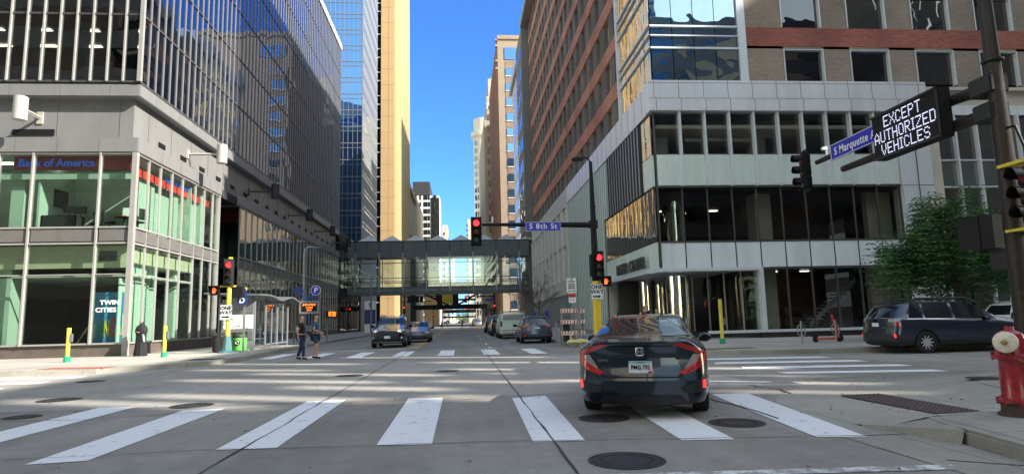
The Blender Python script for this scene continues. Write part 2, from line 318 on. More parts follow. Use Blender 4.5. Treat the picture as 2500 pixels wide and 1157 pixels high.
def text(name, s, size, loc, rot, m, parent=None, ext=.004, align='CENTER', sx=1.0, sp=1.0, bold=0):
    cu = bpy.data.curves.new(name, 'FONT'); cu.body = s; cu.size = size; cu.extrude = ext; cu.align_x = align; cu.align_y = 'CENTER'; cu.space_character = sp; cu.offset = bold; cu.resolution_u = 3
    t = bpy.data.objects.new(name, cu); COL.objects.link(t)
    me = bpy.data.meshes.new_from_object(t); bpy.data.objects.remove(t)
    mw = Matrix.Translation(Vector(loc)) @ Euler(rot).to_matrix().to_4x4() @ Matrix.Diagonal((sx,1,1,1))
    if parent is not None and '_w' in parent: mw = Matrix.Translation(-Vector(parent['_w'])) @ mw
    me.transform(mw); me.materials.clear(); me.materials.append(M[m])
    o = bpy.data.objects.new(name, me); COL.objects.link(o)
    if parent is not None: o.parent = parent
    return o
FRONT = (R(90),0,0); FACE_MX = (R(90),0,R(-90)); FACE_PX = (R(90),0,R(90)); FLAT = (0,0,0)
# ================================================================== GROUND
struct('road', MB().quad((-900,-500,0),(900,-500,0),(900,1800,0),(-900,1800,0)), 'road')
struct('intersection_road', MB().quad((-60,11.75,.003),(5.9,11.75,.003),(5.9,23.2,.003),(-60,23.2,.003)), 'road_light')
NW = [(-90,21.0),(-14,21.0),(-11.6,21.2),(-10.5,21.9),(-9.6,23.0),(-9.0,24.6),(-8.9,27),(-9.2,31),(-9.5,37),(-9.8,45),(-9.9,118),(-90,118)]
NE = [(90,118),(5.6,118),(5.4,60),(5.35,35),(5.45,30.5),(5.75,27.7),(6.6,24.9),(7.9,22.6),(9.2,21.2),(10.6,20.55),(13,20.4),(90,20.4)]
def pave(poly, name):
    k = MB().prism(poly, -.05, .148); struct('kerb', k, 'kerbstone', bev=.03)
    n = len(poly); c = []
    for i in range(n):      # inset the walking surface behind the kerb stone
        a, b, d = Vector(poly[i-1]), Vector(poly[i]), Vector(poly[(i+1) % n])
        n1 = (b-a).normalized(); n2 = (d-b).normalized(); nn = (Vector((-n1.y,n1.x)) + Vector((-n2.y,n2.x)))
        nn = nn.normalized() if nn.length > 1e-6 else Vector((-n1.y,n1.x)); c.append(tuple(b + nn*.17))
    struct(name, MB().add([(x,y,.152) for x,y in c], [tuple(range(n))]), 'walk')
pave(NW, 'sidewalk'); pave(NE, 'sidewalk')
SE = [(5.0,-60),(90,-60),(90,12.9),(13,12.9),(12.0,11.6),(9.4,10.9),(8.6,10.0),(8.1,8.6),(7.4,7.45),(6.6,7.3),(5.9,7.25),(5.35,7.05),(5.2,6.6),(5.12,6.0),(4.98,5.2),(4.95,4)]
pave(SE, 'sidewalk')
pave([(-9.3,-60),(-9.3,6),(-10.5,9),(-13,10.6),(-90,10.8),(-90,-60)], 'sidewalk')
pave([(-10,140),(-10,900),(-90,900),(-90,140)], 'sidewalk'); pave([(5.8,140),(90,140),(90,900),(5.8,900)], 'sidewalk')
OUT = [(4.79,7.62),(5.3,9.0),(5.89,9.96),(7.0,11.3),(8.59,11.95),(12,12.95),(13,12.95)]
INN = [(5.35,7.0),(7.5,7.3),(8.2,8.5),(8.7,9.9),(9.5,10.8),(12.1,11.5),(13,12.8)]
rp = MB(); n_ = len(OUT)
MID = [(5.2,7.35),(7.0,7.75),(7.4,8.9),(7.8,10.4),(9.2,11.3),(12,12.1),(13,12.93)]
rp.add([(x,y,.006) for x,y in OUT]+[(x,y,.02) for x,y in MID]+[(x,y,.152) for x,y in INN], [(i,i+1,n_+i+1,n_+i) for i in range(n_-1)]+[(n_+i,n_+i+1,2*n_+i+1,2*n_+i) for i in range(n_-1)])
struct('kerb_ramp', rp, 'kerbstone')
struct('kerb_flare', MB().add([(5.13,6.2,.145),(5.40,7.0,.153),(5.2,7.35,.02),(4.79,7.62,.006),(5.08,6.2,.0),(4.74,7.66,.0),(5.6,7.1,.153),(5.6,7.45,.022)], [(0,1,2,3),(0,3,5,4),(1,6,7,2)]), 'kerbstone')
struct('gutter', MB().add([(4.35,-20,.006),(4.97,-20,.006),(4.93,4,.006),(5.1,6.3,.006),(5.15,6.9,.006),(4.79,7.62,.006),(5.3,9,.0075),(5.89,9.96,.0075),(7,11.3,.0075),(6.4,11.6,.006),(5.2,10.2,.006),(4.55,9,.006),(4.2,7.6,.006)], [tuple(range(13))]), 'kerbstone')
# truncated-dome plate
tp = MB(); c0 = Vector((6.16,9.99,.026)); ux = Vector((.70,.02,.002)); uy = Vector((.03,-2.02,.0))
tp.quad(c0, c0+ux, c0+ux+uy, c0+uy)
for i in range(9):
    for j in range(26):
        p = c0 + ux*((i+.5)/9) + uy*((j+.5)/26); tp.lathe((p.x,p.y,p.z), [(.022,0),(.014,.009)], 6)
tag(tp.build('tactile_plate', 'rust_plate'), 'dark brown bumpy steel plate let into the ramp behind the hydrant', 'tactile plate')
tq = MB(); c0 = Vector((-13.7,21.62,.158)); ux = Vector((2.25,-.35,0)); uy = Vector((.05,.8,0)); tq.quad(c0, c0+ux, c0+ux+uy, c0+uy)
for i in range(28):
    for j in range(9):
        p = c0 + ux*((i+.5)/28) + uy*((j+.5)/9); tq.lathe((p.x,p.y,p.z), [(.022,0),(.014,.008)], 5)
tag(tq.build('tactile_plate', 'red_plate'), 'red bumpy plate on the sunlit corner before the bank', 'tactile plate')
tag(MB().box(-10.5,-9.3,24.7,25.9,.153,.157).build('tactile_plate', 'old_steel'), 'dark grey flat plate beside the left kerb, near the green bin', 'tactile plate')
tag(MB().box(8.3,10.6,21.9,22.6,.153,.158).build('tactile_plate', 'rust_plate'), 'reddish plate at the far right kerb behind the sedan', 'tactile plate')
# crosswalk and lane paint
def mark(pts, m='white_paint', z=.007, name='crosswalk_bar'): struct(name, MB().add([(x,y,z) for x,y in pts], [tuple(range(len(pts)))]), m)
for q in ([(-6.45,7.68),(-5.83,7.6),(-5.8,11.9),(-6.45,11.95)],[(-4.56,7.14),(-3.98,7.22),(-4.02,11.25),(-4.68,11.15)],[(-2.79,7.52),(-2.11,7.52),(-2.12,11.88),(-2.80,11.84)],[(-.98,7.42),(-.35,7.36),(-.35,11.68),(-.98,11.77)],[(.79,7.28),(1.38,7.20),(1.50,11.46),(.88,11.28)],[(2.43,7.0),(3.01,6.93),(3.26,11.2),(2.64,11.25)],[(3.92,6.86),(4.46,6.78),(4.98,10.8),(4.34,10.92)]): mark(q)
for k in range(-4, 3):
    x = -.98 + 1.88*k; mark([(x,25.9-.30*k),(x+.66,25.7-.30*k),(x+.66,30.1-.2*k),(x,30.3-.2*k)])
for i in range(4):
    y = 14.1 + 1.75*i; mark([(7.35,y+.35),(11.2,y-.35),(11.2,y-.95),(7.1,y-.30)] if i else [(7.4,14.5),(10.85,13.85),(10.85,13.35),(7.4,13.95)])
for i in range(5):
    y = 12.9 + 1.7*i; mark([(-15.4,y),(-11.2,y-.2),(-11.2,y+.4),(-15.4,y+.6)])
for k in range(9): mark([(-9+1.6*k,116.5),(-8.2+1.6*k,116.5),(-8.2+1.6*k,120),(-9+1.6*k,120)])
for dx in (0,.28): mark([(-2.74+dx,33.0),(-2.62+dx,33.0),(-2.62+dx,114),(-2.74+dx,114)], 'yellow_paint', name='centre_line')
for y in (31.6,36.4,46.5,56,66,76,86,96,106): mark([(1.35,y),(1.5,y),(1.52,y+(1.6 if y > 32 else 1.1)),(1.37,y+(1.6 if y > 32 else 1.1))], name='lane_dash')
mark([(-8.3,31.5),(-2.9,33.2),(-2.9,33.45),(-8.3,31.8)], name='stop_line'); mark([(.9,5.5),(4.3,5.28),(4.35,5.45),(.95,5.68)], 'worn_paint', name='stop_line')
mark([(-9.9,115.4),(5.4,115.4),(5.4,115.8),(-9.9,115.8)], name='stop_line')
# sealed cracks and joints
def crack(pts, wd=.025, m='tar', z=.0095, jit=.03):
    P = []
    for a, b in zip(pts, pts[1:]):
        a, b = Vector(a), Vector(b); k = max(2, int((b-a).length/.35))
        P += [a.lerp(b, i/k) + Vector((random.uniform(-jit,jit), random.uniform(-jit,jit))) for i in range(k)]
    P.append(Vector(pts[-1])); mb = MB(); vs = []
    for i, p in enumerate(P):
        d = (P[min(i+1,len(P)-1)]-P[max(i-1,0)]).normalized(); nn = Vector((-d.y,d.x))*wd*random.uniform(.15,.6); vs += [(p.x+nn.x,p.y+nn.y,z),(p.x-nn.x,p.y-nn.y,z)]
    mb.add(vs, [(2*i,2*i+1,2*i+3,2*i+2) for i in range(len(P)-1)]); struct('road_crack', mb, m)
crack([(-2.48,5.5),(-2.5,11.7),(-2.45,23.4),(-2.55,33)], .03, jit=.02); crack([(1.03,4.6),(1.03,18),(1.02,60)], .03, jit=.015)
crack([(-7.14,10.55),(-5.8,10.45),(-4.6,10.78),(-3.0,11.34),(-1.94,11.5),(.88,11.33),(5,10.8)], .03)
crack([(-7,7.35),(-3,7.55),(.5,7.35),(4.4,6.85),(5.1,6.8)], .022); crack([(-14,14.5),(-8,14.2),(-7,17),(-4.6,20.5)], .02); crack([(-30,17.2),(-3,17.6),(6,17.1)], .02); crack([(-8.8,21.5),(5.6,21.3)], .02)
crack([(4.0,12.6),(5.2,14.0),(7.0,15.3),(9.2,15.9),(14,15.7)], .03); crack([(4.1,8.2),(4.2,9.5),(4.0,10.6)], .04, jit=.08); crack([(5.6,10.6),(5.75,11.3),(5.6,12)], .05, jit=.08); crack([(4.4,5.6),(5.6,4.9)], .03); crack([(7,12.6),(13,13.4),(20,13.2)], .03)
crack([(-1,4),(1.2,5.1),(2.4,4.6)], .02)
mat('tyre_mark', (.13,.125,.12), .8, var=.35, scale=14, stretch=(6,.5,1))
for i in range(36):
    cx_, cy_, rr = random.uniform(-7,8), random.uniform(4.6,16), random.uniform(.008,.03); struct('road_stain', MB().add([(cx_+rr*random.uniform(.6,1.3)*math.cos(a*PI/4),cy_+rr*random.uniform(.6,1.3)*math.sin(a*PI/4),.0092) for a in range(8)], [tuple(range(8))]), 'tyre_mark')
def manhole(x, y, r, label):
    p = MB().lathe((x,y,.004), [(r*1.10,0),(r*1.09,.006),(r*1.0,.007),(r*.985,-.001),(r*.96,-.001),(r*.95,.008),(r*.62,.006),(r*.60,.010),(r*.57,.006),(.03,.006),(.02,.001)], 40)
    for k in range(24):
        a = k*PI/12; p.box(x+r*.72*math.cos(a)-.025, x+r*.72*math.cos(a)+.025, y+r*.72*math.sin(a)-.012, y+r*.72*math.sin(a)+.012, .010, .014)
    tag(p.build('manhole_cover', 'old_steel', smooth=True), label, 'manhole cover', 'manhole covers in the roadway')
for x, y, r, lb in [(1.58,6.16,.34,'largest dark manhole cover, at the bottom edge before the dark sedan'),(1.94,8.72,.32,'dark manhole cover just behind the left rear wheel of the sedan'),(3.5,7.96,.32,'dark manhole cover between the two right crosswalk bars'),
   (-8.05,13.5,.36,'round ribbed drain cover at far left, nearest the sunlit corner'),(-4.8,11.8,.33,'manhole cover touching the far end of the second crosswalk bar'),(-7.15,11.05,.25,'small manhole cover at the left frame edge'),(-10,18.05,.33,'manhole cover at the rim of the sunlit patch'),(-.4,17.8,.30,'pale worn manhole cover in mid intersection'),(-3,17.26,.33,'dark manhole cover beside the left long road joint'),(9.2,10.5,.30,'dark manhole cover in the walk left of the hydrant')]:
    manhole(x, y, r, lb) if not lb.endswith('hydrant') else tag(MB().cyl((x,y), r, .153, .16, 30).build('manhole_cover', 'old_steel'), lb, 'manhole cover', 'manhole covers in the roadway')

# ================================================================== LEFT CORNER OFFICE BUILDING
XL, YL = -15.5, 30.6
A = root('office_building', (XL,YL,0), 'grey metal clad corner office building with bank in its glass base at left', 'building')
MX = [-15.56,-17.10,-20.14,-21.68,-24.7,-26.2,-29.3,-32.3,-35.4,-38.4]   # mullions of the front
MYS = [30.66,31.95,33.2,34.5,35.8,37.5,38.8,40.1,41.0]; MYS2 = [45.0+1.3*i for i in range(28)]+[81.0]
base = MB().box(-45,-15.56,30.66,30.9,.0,.70).box(-15.8,-15.56,30.9,41,.0,.70).box(-15.8,-15.56,45,81,.0,.70).box(-45,-15.52,30.62,30.95,.66,.72)
base.build('base_wall', 'bronze_base', A)
fl = MB().box(-45,-15.7,30.8,41,5.42,6.15).box(-45,-18,41,45,5.42,6.15).box(-45,-15.7,45,81,5.42,6.15).box(-45,-15.7,30.8,81,9.85,10.4).box(-45,-15.75,31,81,.1,.6)
fl.build('floor_slab', 'charcoal', A)
wall = MB().box(-45,-15.95,31.05,80.9,10.4,12.7); wall.build('frieze_wall', 'zinc', A)
sm = MB()
for i in range(20): sm.box(-15.945,-15.93,32.5+2.53*i,32.53+2.53*i,10.5,12.6)
for i in range(10): sm.box(-16.6-2.9*i,-16.57-2.9*i,31.035,31.05,10.5,12.6)
sm.build('cladding_joint', 'zinc_dark', A)
ledge = MB().box(-45,-15.5,30.6,81,12.62,13.24); ledge.build('tower_ledge', 'zinc', A, bev=.03)
sm = MB()
for i in range(18): sm.box(-15.502,-15.492,32.2+2.7*i,32.22+2.7*i,12.64,13.2)
for i in range(12): sm.box(-16.9-2.3*i,-16.88-2.3*i,30.592,30.602,12.64,13.2)
sm.build('cladding_joint', 'zinc_dark', A)
can = MB().box(-45,-15.4,30.5,41.2,9.80,10.53).box(-45,-15.4,44.8,81,9.80,10.53); can.build('canopy_band', 'zinc', A, bev=.03)
sm = MB()
for i in range(5): sm.box(-15.402,-15.392,33+2.1*i,33.02+2.1*i,9.82,10.5)
for i in range(12): sm.box(-17.2-1.9*i,-17.18-1.9*i,30.492,30.502,9.82,10.5)
sm.build('cladding_joint', 'zinc_dark', A)
vents = [MB().box(-21.5,-19.6,31.0,31.06,10.78,11.08)] + [MB().box(-15.95,-15.91,y,y+.75,10.95,11.2) for y in [33.6+2.62*i for i in range(18)]]
parts('vent', vents, 'black', A)
sill = MB().box(-45,-15.54,30.64,30.75,13.24,13.36).box(-15.7,-15.54,30.64,81,13.24,13.36); sill.build('sill', 'alu_dark', A)
# podium glazing
mul, pan, gl, glh = [], [], [], []
for a, b in zip(MX, MX[1:]):
    mul.append(MB().box(a-.06,a+.02,30.52,30.72,.7,9.8))
    for z0, z1 in ((.78,5.36),(6.24,9.78)): gl.append(MB().box(b+.03,a-.07,30.64,30.66,z0,z1))
    pan.append(MB().box(b+.1,a-.14,30.6,30.66,5.52,6.08))
for a, b in list(zip(MYS, MYS[1:])):
    mul.append(MB().box(-15.60,-15.50,a-.035,a+.035,.7,9.8))
    for z0, z1 in ((.78,5.36),(6.24,9.78)): gl.append(MB().box(-15.58,-15.56,a+.05,b-.05,z0,z1))
    pan.append(MB().box(-15.58,-15.52,a+.12,b-.12,5.52,6.08))
mul.append(MB().box(-15.66,-15.42,40.96,41.04,.7,9.8)); mul.append(MB().box(-15.64,-15.42,30.5,30.74,0,9.8))
for a, b in list(zip(MYS2, MYS2[1:])):
    if b-a < .3: continue
    mul.append(MB().box(-15.60,-15.51,a-.03,a+.03,.7,9.8))
    for z0, z1 in ((.78,5.36),(6.24,9.78)): glh.append(MB().box(-15.58,-15.56,a+.04,b-.04,z0,z1))
    pan.append(MB().box(-15.58,-15.52,a+.1,b-.1,5.52,6.08))
rl = MB()
for z in (.74,5.42,6.18,9.76):
    rl.box(-45,-15.5,30.56,30.7,z-.04,z+.04).box(-15.6,-15.48,30.7,41,z-.04,z+.04).box(-15.6,-15.48,45,81,z-.04,z+.04)
rl.box(-45,-15.56,30.6,30.68,3.93,3.98).box(-15.6,-15.54,30.7,37.6,3.93,3.98)
rl.build('rail', 'alu', A)
parts('mullion', mul, 'alu', A); parts('spandrel_panel', pan, 'zinc_dark', A)
parts('window', gl, 'g_bank', A); parts('window', glh, 'g_side', A)
# recessed entry between y 41 and 45
en = MB().box(-18.1,-18,41,45,.1,9.8).box(-18,-15.6,44.9,45,5.4,6.2).box(-18,-15.6,41,41.08,5.4,6.2); en.build('entry_wall', 'charcoal', A)
parts('window', [MB().box(-17.9,-15.65,44.93,44.96,.7,5.4), MB().box(-17.9,-15.65,44.93,44.96,6.25,9.75), MB().box(-17.9,-15.65,41.03,41.05,.7,9.75)], 'g_store', A)
MB().box(-17.6,-15.9,45.4,45.42,8.75,9.7).build('sign_band', 'bank_red', A)
# cores that stop the view through the floors
MB().box(-45,-18.3,45,80.8,.2,9.8).box(-45,-22.6,40.5,45,.2,5.4).build('core', 'floor_dark', A)
MB().box(-45,-18.3,35.5,80.6,13.4,37.3).build('core', 'floor_dark', A)
# upper tower: fins, rails, panes
Z0, FH, NF = 13.36, 3.47, 7
ZT = Z0+FH*NF
fins = [MB().box(-15.56-.765*i-.035,-15.56-.765*i+.035,30.50,30.68,Z0,ZT) for i in range(34)]
fins += [MB().box(-15.62,-15.525,30.66+.765*i-.028,30.66+.765*i+.028,Z0,ZT) for i in range(1,67)]
fins.append(MB().box(-15.64,-15.46,30.48,30.66,Z0,ZT))
parts('fin', fins[:34]+fins[-1:], 'alu', A); parts('side_fin', fins[34:-1], 'alu_fin', A)
pf, ps = [], []
for f in range(NF):
    z = Z0+f*FH
    for i in range(33): pf.append(MB().box(-15.6-.765*(i+1)+.04,-15.6-.765*i-.0,30.6,30.62,z+.06,z+FH-.06))
    for i in range(66): ps.append(MB().box(-15.60,-15.58,30.70+.765*i,30.62+.765*(i+1),z+.06,z+FH-.06))
parts('pane', pf, 'g_towerfront', A, keep=100)
parts('side_pane', ps, 'g_towerside', A, keep=100)
hr = []
for f in range(NF+1):
    z = Z0+f*FH; hr.append(MB().box(-45,-15.52,30.56,30.66,z-.05,z+.05).box(-15.63,-15.53,30.66,81,z-.05,z+.05))
    if f: hr[-1].box(-45,-15.7,30.7,35.5,z-.25,z+.02)
parts('rail', hr, 'alu_dark', A)
MB().box(-45,-15.45,30.55,81.05,ZT,ZT+.75).build('parapet', 'stone_light', A); MB().box(-45,-15.6,80.7,81,13.3,ZT).build('rear_wall', 'zinc', A)
MB().box(-45,-30,30.7,81,ZT+.7,ZT+5).build('roof_plant_room', 'charcoal', A)
# ceiling lights inside the tower (lit in the photograph)
cl = []
for f in range(NF):
    z = Z0+(f+1)*FH-.27
    for i in range(8):
        for j in (0,1): cl.append(MB().box(-17.0-2.3*i-(.9*j),-16.0-2.3*i-.9*j,31.7+1.9*j,31.95+1.9*j,z-.03,z))
parts('ceiling_light', cl, 'lamp_glow', A, keep=60)
cu = []
for i in range(9): cu.append(MB().box(-16.2-2.3*i-.25,-16.2-2.3*i+.25,30.95,31.0,Z0+.1,ZT-.3))
parts('window_blind', cu, 'curtain_band', A)
MB().box(-25,-15.8,35.0,35.4,13.4,ZT).build('inner_wall', 'charcoal', A)
# bank interior, upper podium floor
rm = MB().box(-30,-15.75,37.4,37.5,6.15,9.85).box(-20.25,-20.15,31.2,34.4,6.15,9.85).box(-30,-20.2,34.3,34.4,6.15,9.85).box(-16.9,-16.8,34.5,37.4,6.15,8.9)
rm.build('partition_wall', 'mint_wall', A)
MB().box(-45,-18.3,37.5,45,6.15,9.8).build('core', 'charcoal', A)
MB().box(-30,-15.8,30.9,37.4,9.75,9.84).build('ceiling', 'ceiling', A)
parts('column', [MB().box(-21.6,-21.0,31.4,32.0,6.15,9.8), MB().box(-16.6,-16.15,36.2,36.7,6.15,9.8), MB().box(-16.3,-15.9,39.2,39.7,6.15,9.8)], 'mint_pale', A)
MB().box(-21.3,-15.7,31.0,31.04,9.05,9.75).build('sign_band', 'bank_red', A)
MB().box(-15.98,-15.94,31.2,40.5,8.9,9.3).build('sign_band', 'bank_bright', A)
MB().box(-45,-15.9,31.1,31.16,8.62,8.92).build('lit_soffit', 'mint_pale', A)
text('lettering', 'Bank of America', .52, (-19.35,30.96,9.38), FRONT, 'bank_blue', A, bold=.012)
fm = MB()
for i in range(4):
    z = 9.22+.11*i; fm.add([(-17.75+.06*i,30.97,z),(-17.2,30.97,z+.08),(-17.05-.05*i,30.97,z+.05),(-17.6,30.97,z-.04)], [(0,1,2,3)])
fm.build('sign_emblem', 'bank_bright', A)
text('lettering', 'Bank of America', .5, (-15.92,36.2,9.4), FACE_PX, 'bank_blue', A, bold=.012)
parts('ceiling_light', [MB().box(-17.9-2.6*i,-17.0-2.6*i,32.2+2.2*j,32.5+2.2*j,9.70,9.745) for i in range(4) for j in range(2)], 'lamp_panel', A)
parts('lit_wall', [MB().box(-16.2,-16.15,31.9,33.9,6.15,9.0), MB().box(-16.4,-16.35,34.4,36.0,6.15,9.2), MB().box(-16.2,-16.15,38.2,40.2,6.15,9.2), MB().box(-16.1,-16.05,31.8,33.0,.6,5.3), MB().box(-16.4,-16.35,34.1,35.0,.6,5.3), MB().box(-24,-17.3,33.9,33.98,6.15,9.7)], 'mint_pale', A)
# ground floor shop interior
sh = MB().box(-30,-15.8,31.2,38,4.55,5.4).box(-30,-15.8,31.1,31.3,4.3,5.36)
sh.build('bulkhead', 'cream_wall', A)
MB().box(-30,-15.8,38,38.1,.6,5.4).box(-22.6,-22.5,31,38,.6,5.4).build('shop_wall', 'charcoal', A)
MB().box(-30,-15.8,31.3,38,3.9,3.96).build('ceiling', 'ceiling', A)
parts('column', [MB().box(-21.9,-21.2,31.3,32.0,.6,5.3), MB().box(-16.5,-16.1,33.0,33.5,.6,5.3), MB().box(-16.5,-16.1,36.6,37.1,.6,5.3)], 'mint_pale', A)
MB().box(-17.2,-16.4,31.08,31.1,4.62,5.1).build('grille', 'alu_dark', A)
MB().box(-16.3,-16.25,31.2,34.0,.6,3.8).build('shop_partition', 'mint_pale', A)
text('lettering', 'TWIN', .29, (-16.32,30.59,2.62), FRONT, 'sign_white', A, bold=.008, sp=1.05, sx=1.1); text('lettering', 'CITIES', .29, (-16.48,30.59,2.28), FRONT, 'sign_white', A, bold=.008, sp=1.05, sx=1.1)
# furniture behind the glass
def desk(x, y, z, label):
    t = root('desk', (x,y,z), label, 'desk'); MB().box(x-.8,x+.8,y-.4,y+.4,z+.70,z+.75).build('desktop', 'charcoal', t, bev=.01); MB().box(x-.78,x+.78,y-.38,y-.34,z+.02,z+.70).box(x-.78,x-.74,y-.38,y+.38,z,z+.7).box(x+.74,x+.78,y-.38,y+.38,z,z+.7).build('panel', 'charcoal', t)
desk(-19.3,31.7,6.15,'dark reception desk behind the upper corner bank window')
def monitor(x, y, z, label):
    t = root('monitor', (x,y,z), label, 'monitor'); MB().box(x-.28,x+.28,y-.02,y+.02,z+.15,z+.5).build('screen', 'black', t, bev=.01); MB().cyl((x,y),.02,z+.02,z+.2).cyl((x,y),.11,z,z+.02).build('stand', 'black', t)
monitor(-19.0,31.6,6.9,'left of two black monitors on the bank desk'); monitor(-18.55,31.75,6.9,'right of two black monitors on the bank desk')
def ochair(x, y, z, rz, label, m='charcoal', first=[None]):
    t = root('office_chair', (x,y,z), label, 'chair', 'office chairs upstairs in the bank', world=False, rz=rz)
    MB().box(-.25,.25,-.25,.25,.44,.52).build('seat', m, t, bev=.03); MB().box(-.23,.23,.22,.28,.58,1.15).build('backrest', m, t, bev=.03)
    b = MB().cyl((0,0),.03,.08,.44)
    for k in range(5): b.tube([(0,0,.1),(.28*math.cos(k*1.257),.28*math.sin(k*1.257),.04)], .02, 6)
    b.build('base', 'alu_dark', t); t.rotation_euler = (0,0,rz)
ochair(-18.2,32.5,6.15,.3,'grey office chair beside the bank desk'); ochair(-17.3,32.0,6.15,2.0,'dark chair left of the round table'); ochair(-16.0,32.1,6.15,-1.9,'dark chair right of the round table')
t = root('round_table', (-16.6,32,6.15), 'small dark round table in the bank corner window', 'table'); MB().cyl((-16.6,32),.45,6.86,6.90).build('tabletop', 'wood', t); MB().cyl((-16.6,32),.04,6.17,6.86).cyl((-16.6,32),.25,6.15,6.18).build('pedestal', 'alu_dark', t)
tag(MB().box(-16.7,-16.4,31.97,32.0,6.91,7.35).build('brochure_stand', 'sign_white'), 'white brochure stand on the round bank table', 'stand')
tag(MB().box(-20.12,-20.1,32.2,33.3,7.5,8.4).build('wall_poster', 'charcoal'), 'dark poster on the green bank wall', 'poster')
t = root('display_board', (-16.9,31.5,.6), 'blue display board with big coloured letters in the corner shop window', 'board')
MB().box(-17.55,-15.9,31.45,31.5,.75,3.15).build('board', 'board_blue', t)
MB().box(-17.6,-17.5,31.43,31.53,.6,3.2).tube([(-17.5,31.55,1.9),(-18.5,31.9,.62)], .04, 6).build('easel', 'sand_yellow', t)
for i, (ch, m) in enumerate(zip('INNEAP', ['head_clear','green_base','yellow','bank_bright','sand_yellow','sign_white'])):
    text('letter', ch, .85+.10*i, (-17.38+.265*i,31.43,1.30+.05*i), FRONT, m, t, bold=.035, sx=.33)
# cylinder wall lamps
def wall_lamp(dx, p, label, lit):  # lamps out of the sun get dark materials: shade put into their colour
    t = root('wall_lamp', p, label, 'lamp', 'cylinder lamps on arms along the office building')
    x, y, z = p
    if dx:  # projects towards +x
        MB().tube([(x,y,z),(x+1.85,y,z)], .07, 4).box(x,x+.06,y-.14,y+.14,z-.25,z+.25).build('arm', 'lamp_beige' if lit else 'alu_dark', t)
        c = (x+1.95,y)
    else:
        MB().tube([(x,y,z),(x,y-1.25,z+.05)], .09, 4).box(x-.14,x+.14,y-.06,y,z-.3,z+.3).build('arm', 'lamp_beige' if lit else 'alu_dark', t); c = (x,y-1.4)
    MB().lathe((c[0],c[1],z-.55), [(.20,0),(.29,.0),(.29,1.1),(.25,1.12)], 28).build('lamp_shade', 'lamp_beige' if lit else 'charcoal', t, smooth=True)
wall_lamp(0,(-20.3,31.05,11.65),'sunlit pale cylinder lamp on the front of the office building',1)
for i, y in enumerate((37.2,47.9,58.8,69.3,79.3)): wall_lamp(1,(-15.95,y,11.5),['sunlit pale cylinder lamp nearest the corner on the street side','shaded dark cylinder lamp second along the street side','shaded dark cylinder lamp third along the street side','shaded dark cylinder lamp fourth along the street side','shaded dark cylinder lamp last, before the footbridge'][i],i == 0)
tk = root('led_ticker', (-15.4,74.5,2.5), 'orange running text display behind the far left glass', 'display'); MB().box(-15.5,-15.42,73.5,80,2.2,2.9).build('case', 'black', tk); text('lettering', '8:45 TODAY', .8, (-15.40,76.8,2.55), FACE_PX, 'led_orange', tk, sx=1.0)

# ================================================================== LOW DARK BLOCK, BLUE TOWER, GOLD TOWER (left side, farther)
B = root('low_dark_building', (-15.6,82,0), 'low black stone block under the left end of the footbridge', 'building')
MB().box(-45,-15.7,82,98.6,0,13.5).build('wall', 'black', B); parts('window', [MB().box(-15.70,-15.66,83+2.6*i,85.2+2.6*i,.5,4.6) for i in range(6)]+[MB().box(-15.70,-15.66,83+2.6*i,85.2+2.6*i,6,11) for i in range(6)], 'g_dark', B)
MB().box(-22,-16,81.6,82,6,11.5).build('bay', 'charcoal', B)
text('lettering', 'NCE BANK', .9, (-17.2,81.5,7.3), FRONT, 'white_metal', B, sx=1.1)
B = root('glass_tower', (-15.5,99,0), 'tall blue mirror glass tower behind the left office building', 'building')
MB().box(-60,-15.7,99.2,117,0,150).build('wall', 'black', B)
pn = []; zz = 13.6
TH = 2.75
for f in range(40):
    z = 13.6+TH*f; pn.append(MB().box(-30,-15.55,99.05,99.1,z+.05,z+TH-.8)); pn.append(MB().box(-30,-15.55,99.05,99.1,z+TH-.74,z+TH-.05))
parts('glass_band', pn, 'g_blue', B)
vm = [MB().box(-15.55-.75*i-.03,-15.55-.75*i+.03,98.98,99.06,13.6,124) for i in range(20)]
parts('mullion', vm, 'metal_grid', B)
hm = MB()
for f in range(41): hm.box(-30,-15.5,98.96,99.05,13.6+TH*f-.06,13.6+TH*f+.06)
for f in range(40): hm.box(-30,-15.5,98.98,99.05,13.6+TH*(f+1)-.8,13.6+TH*(f+1)-.72)
hm.build('grid', 'metal_grid', B)
MB().box(-15.62,-15.52,99,117,0,124).build('side_cladding', 'metal_grid', B)
sl_ = MB()
for f in range(45):
    for i in range(22): sl_.box(-15.53,-15.50,99.5+.8*i,99.95+.8*i,13.6+2.75*f+.2,13.6+2.75*f+.55).box(-15.53,-15.50,99.5+.8*i,99.95+.8*i,13.6+2.75*f+1.0,13.6+2.75*f+1.2)
o = sl_.build('slot', 'g_dark', B); o['kind'] = 'stuff'
B = root('golden_tower', (-15.5,148,0), 'tall sunlit golden stone tower with fine vertical ribs at left', 'building')
MB().box(-18.8,-15.5,148,189,0,160).build('wall', 'gold_stone', B); MB().box(-60,-18.8,149,189,0,160).build('rear_wing', 'gold_stone', B)
MB().box(-20.4,-18.8,148.4,149,0,160).build('glass_strip', 'g_dark', B)
hs = [MB().box(-20.4,-18.8,148.3,148.42,6+6.0*i,6.25+6.0*i).box(-20.4,-18.8,148.3,148.42,8.2+6.0*i,8.4+6.0*i) for i in range(24)]
parts('floor_line', hs, 'white_metal', B)
rb = [MB().box(-15.5,-15.12 if k % 3 else -15.0,148.0+y,148.0+y+.5,0,160) for k, y in enumerate([.3,1.5,4.5,6,9,10.4,11.6,13.4,15,16.6,18,19.6,21,22.6,24,25.6,27,28.6,30,31.6,33,34.6,36,37.6,39,40.4])]
parts('rib', rb, 'gold_rib', B)
g_ = MB()
for k in range(26): g_.box(-15.52,-15.46,149.2+1.55*k,149.9+1.55*k,0,160)
g_.build('groove', 'rib_brown', B)
js = MB()
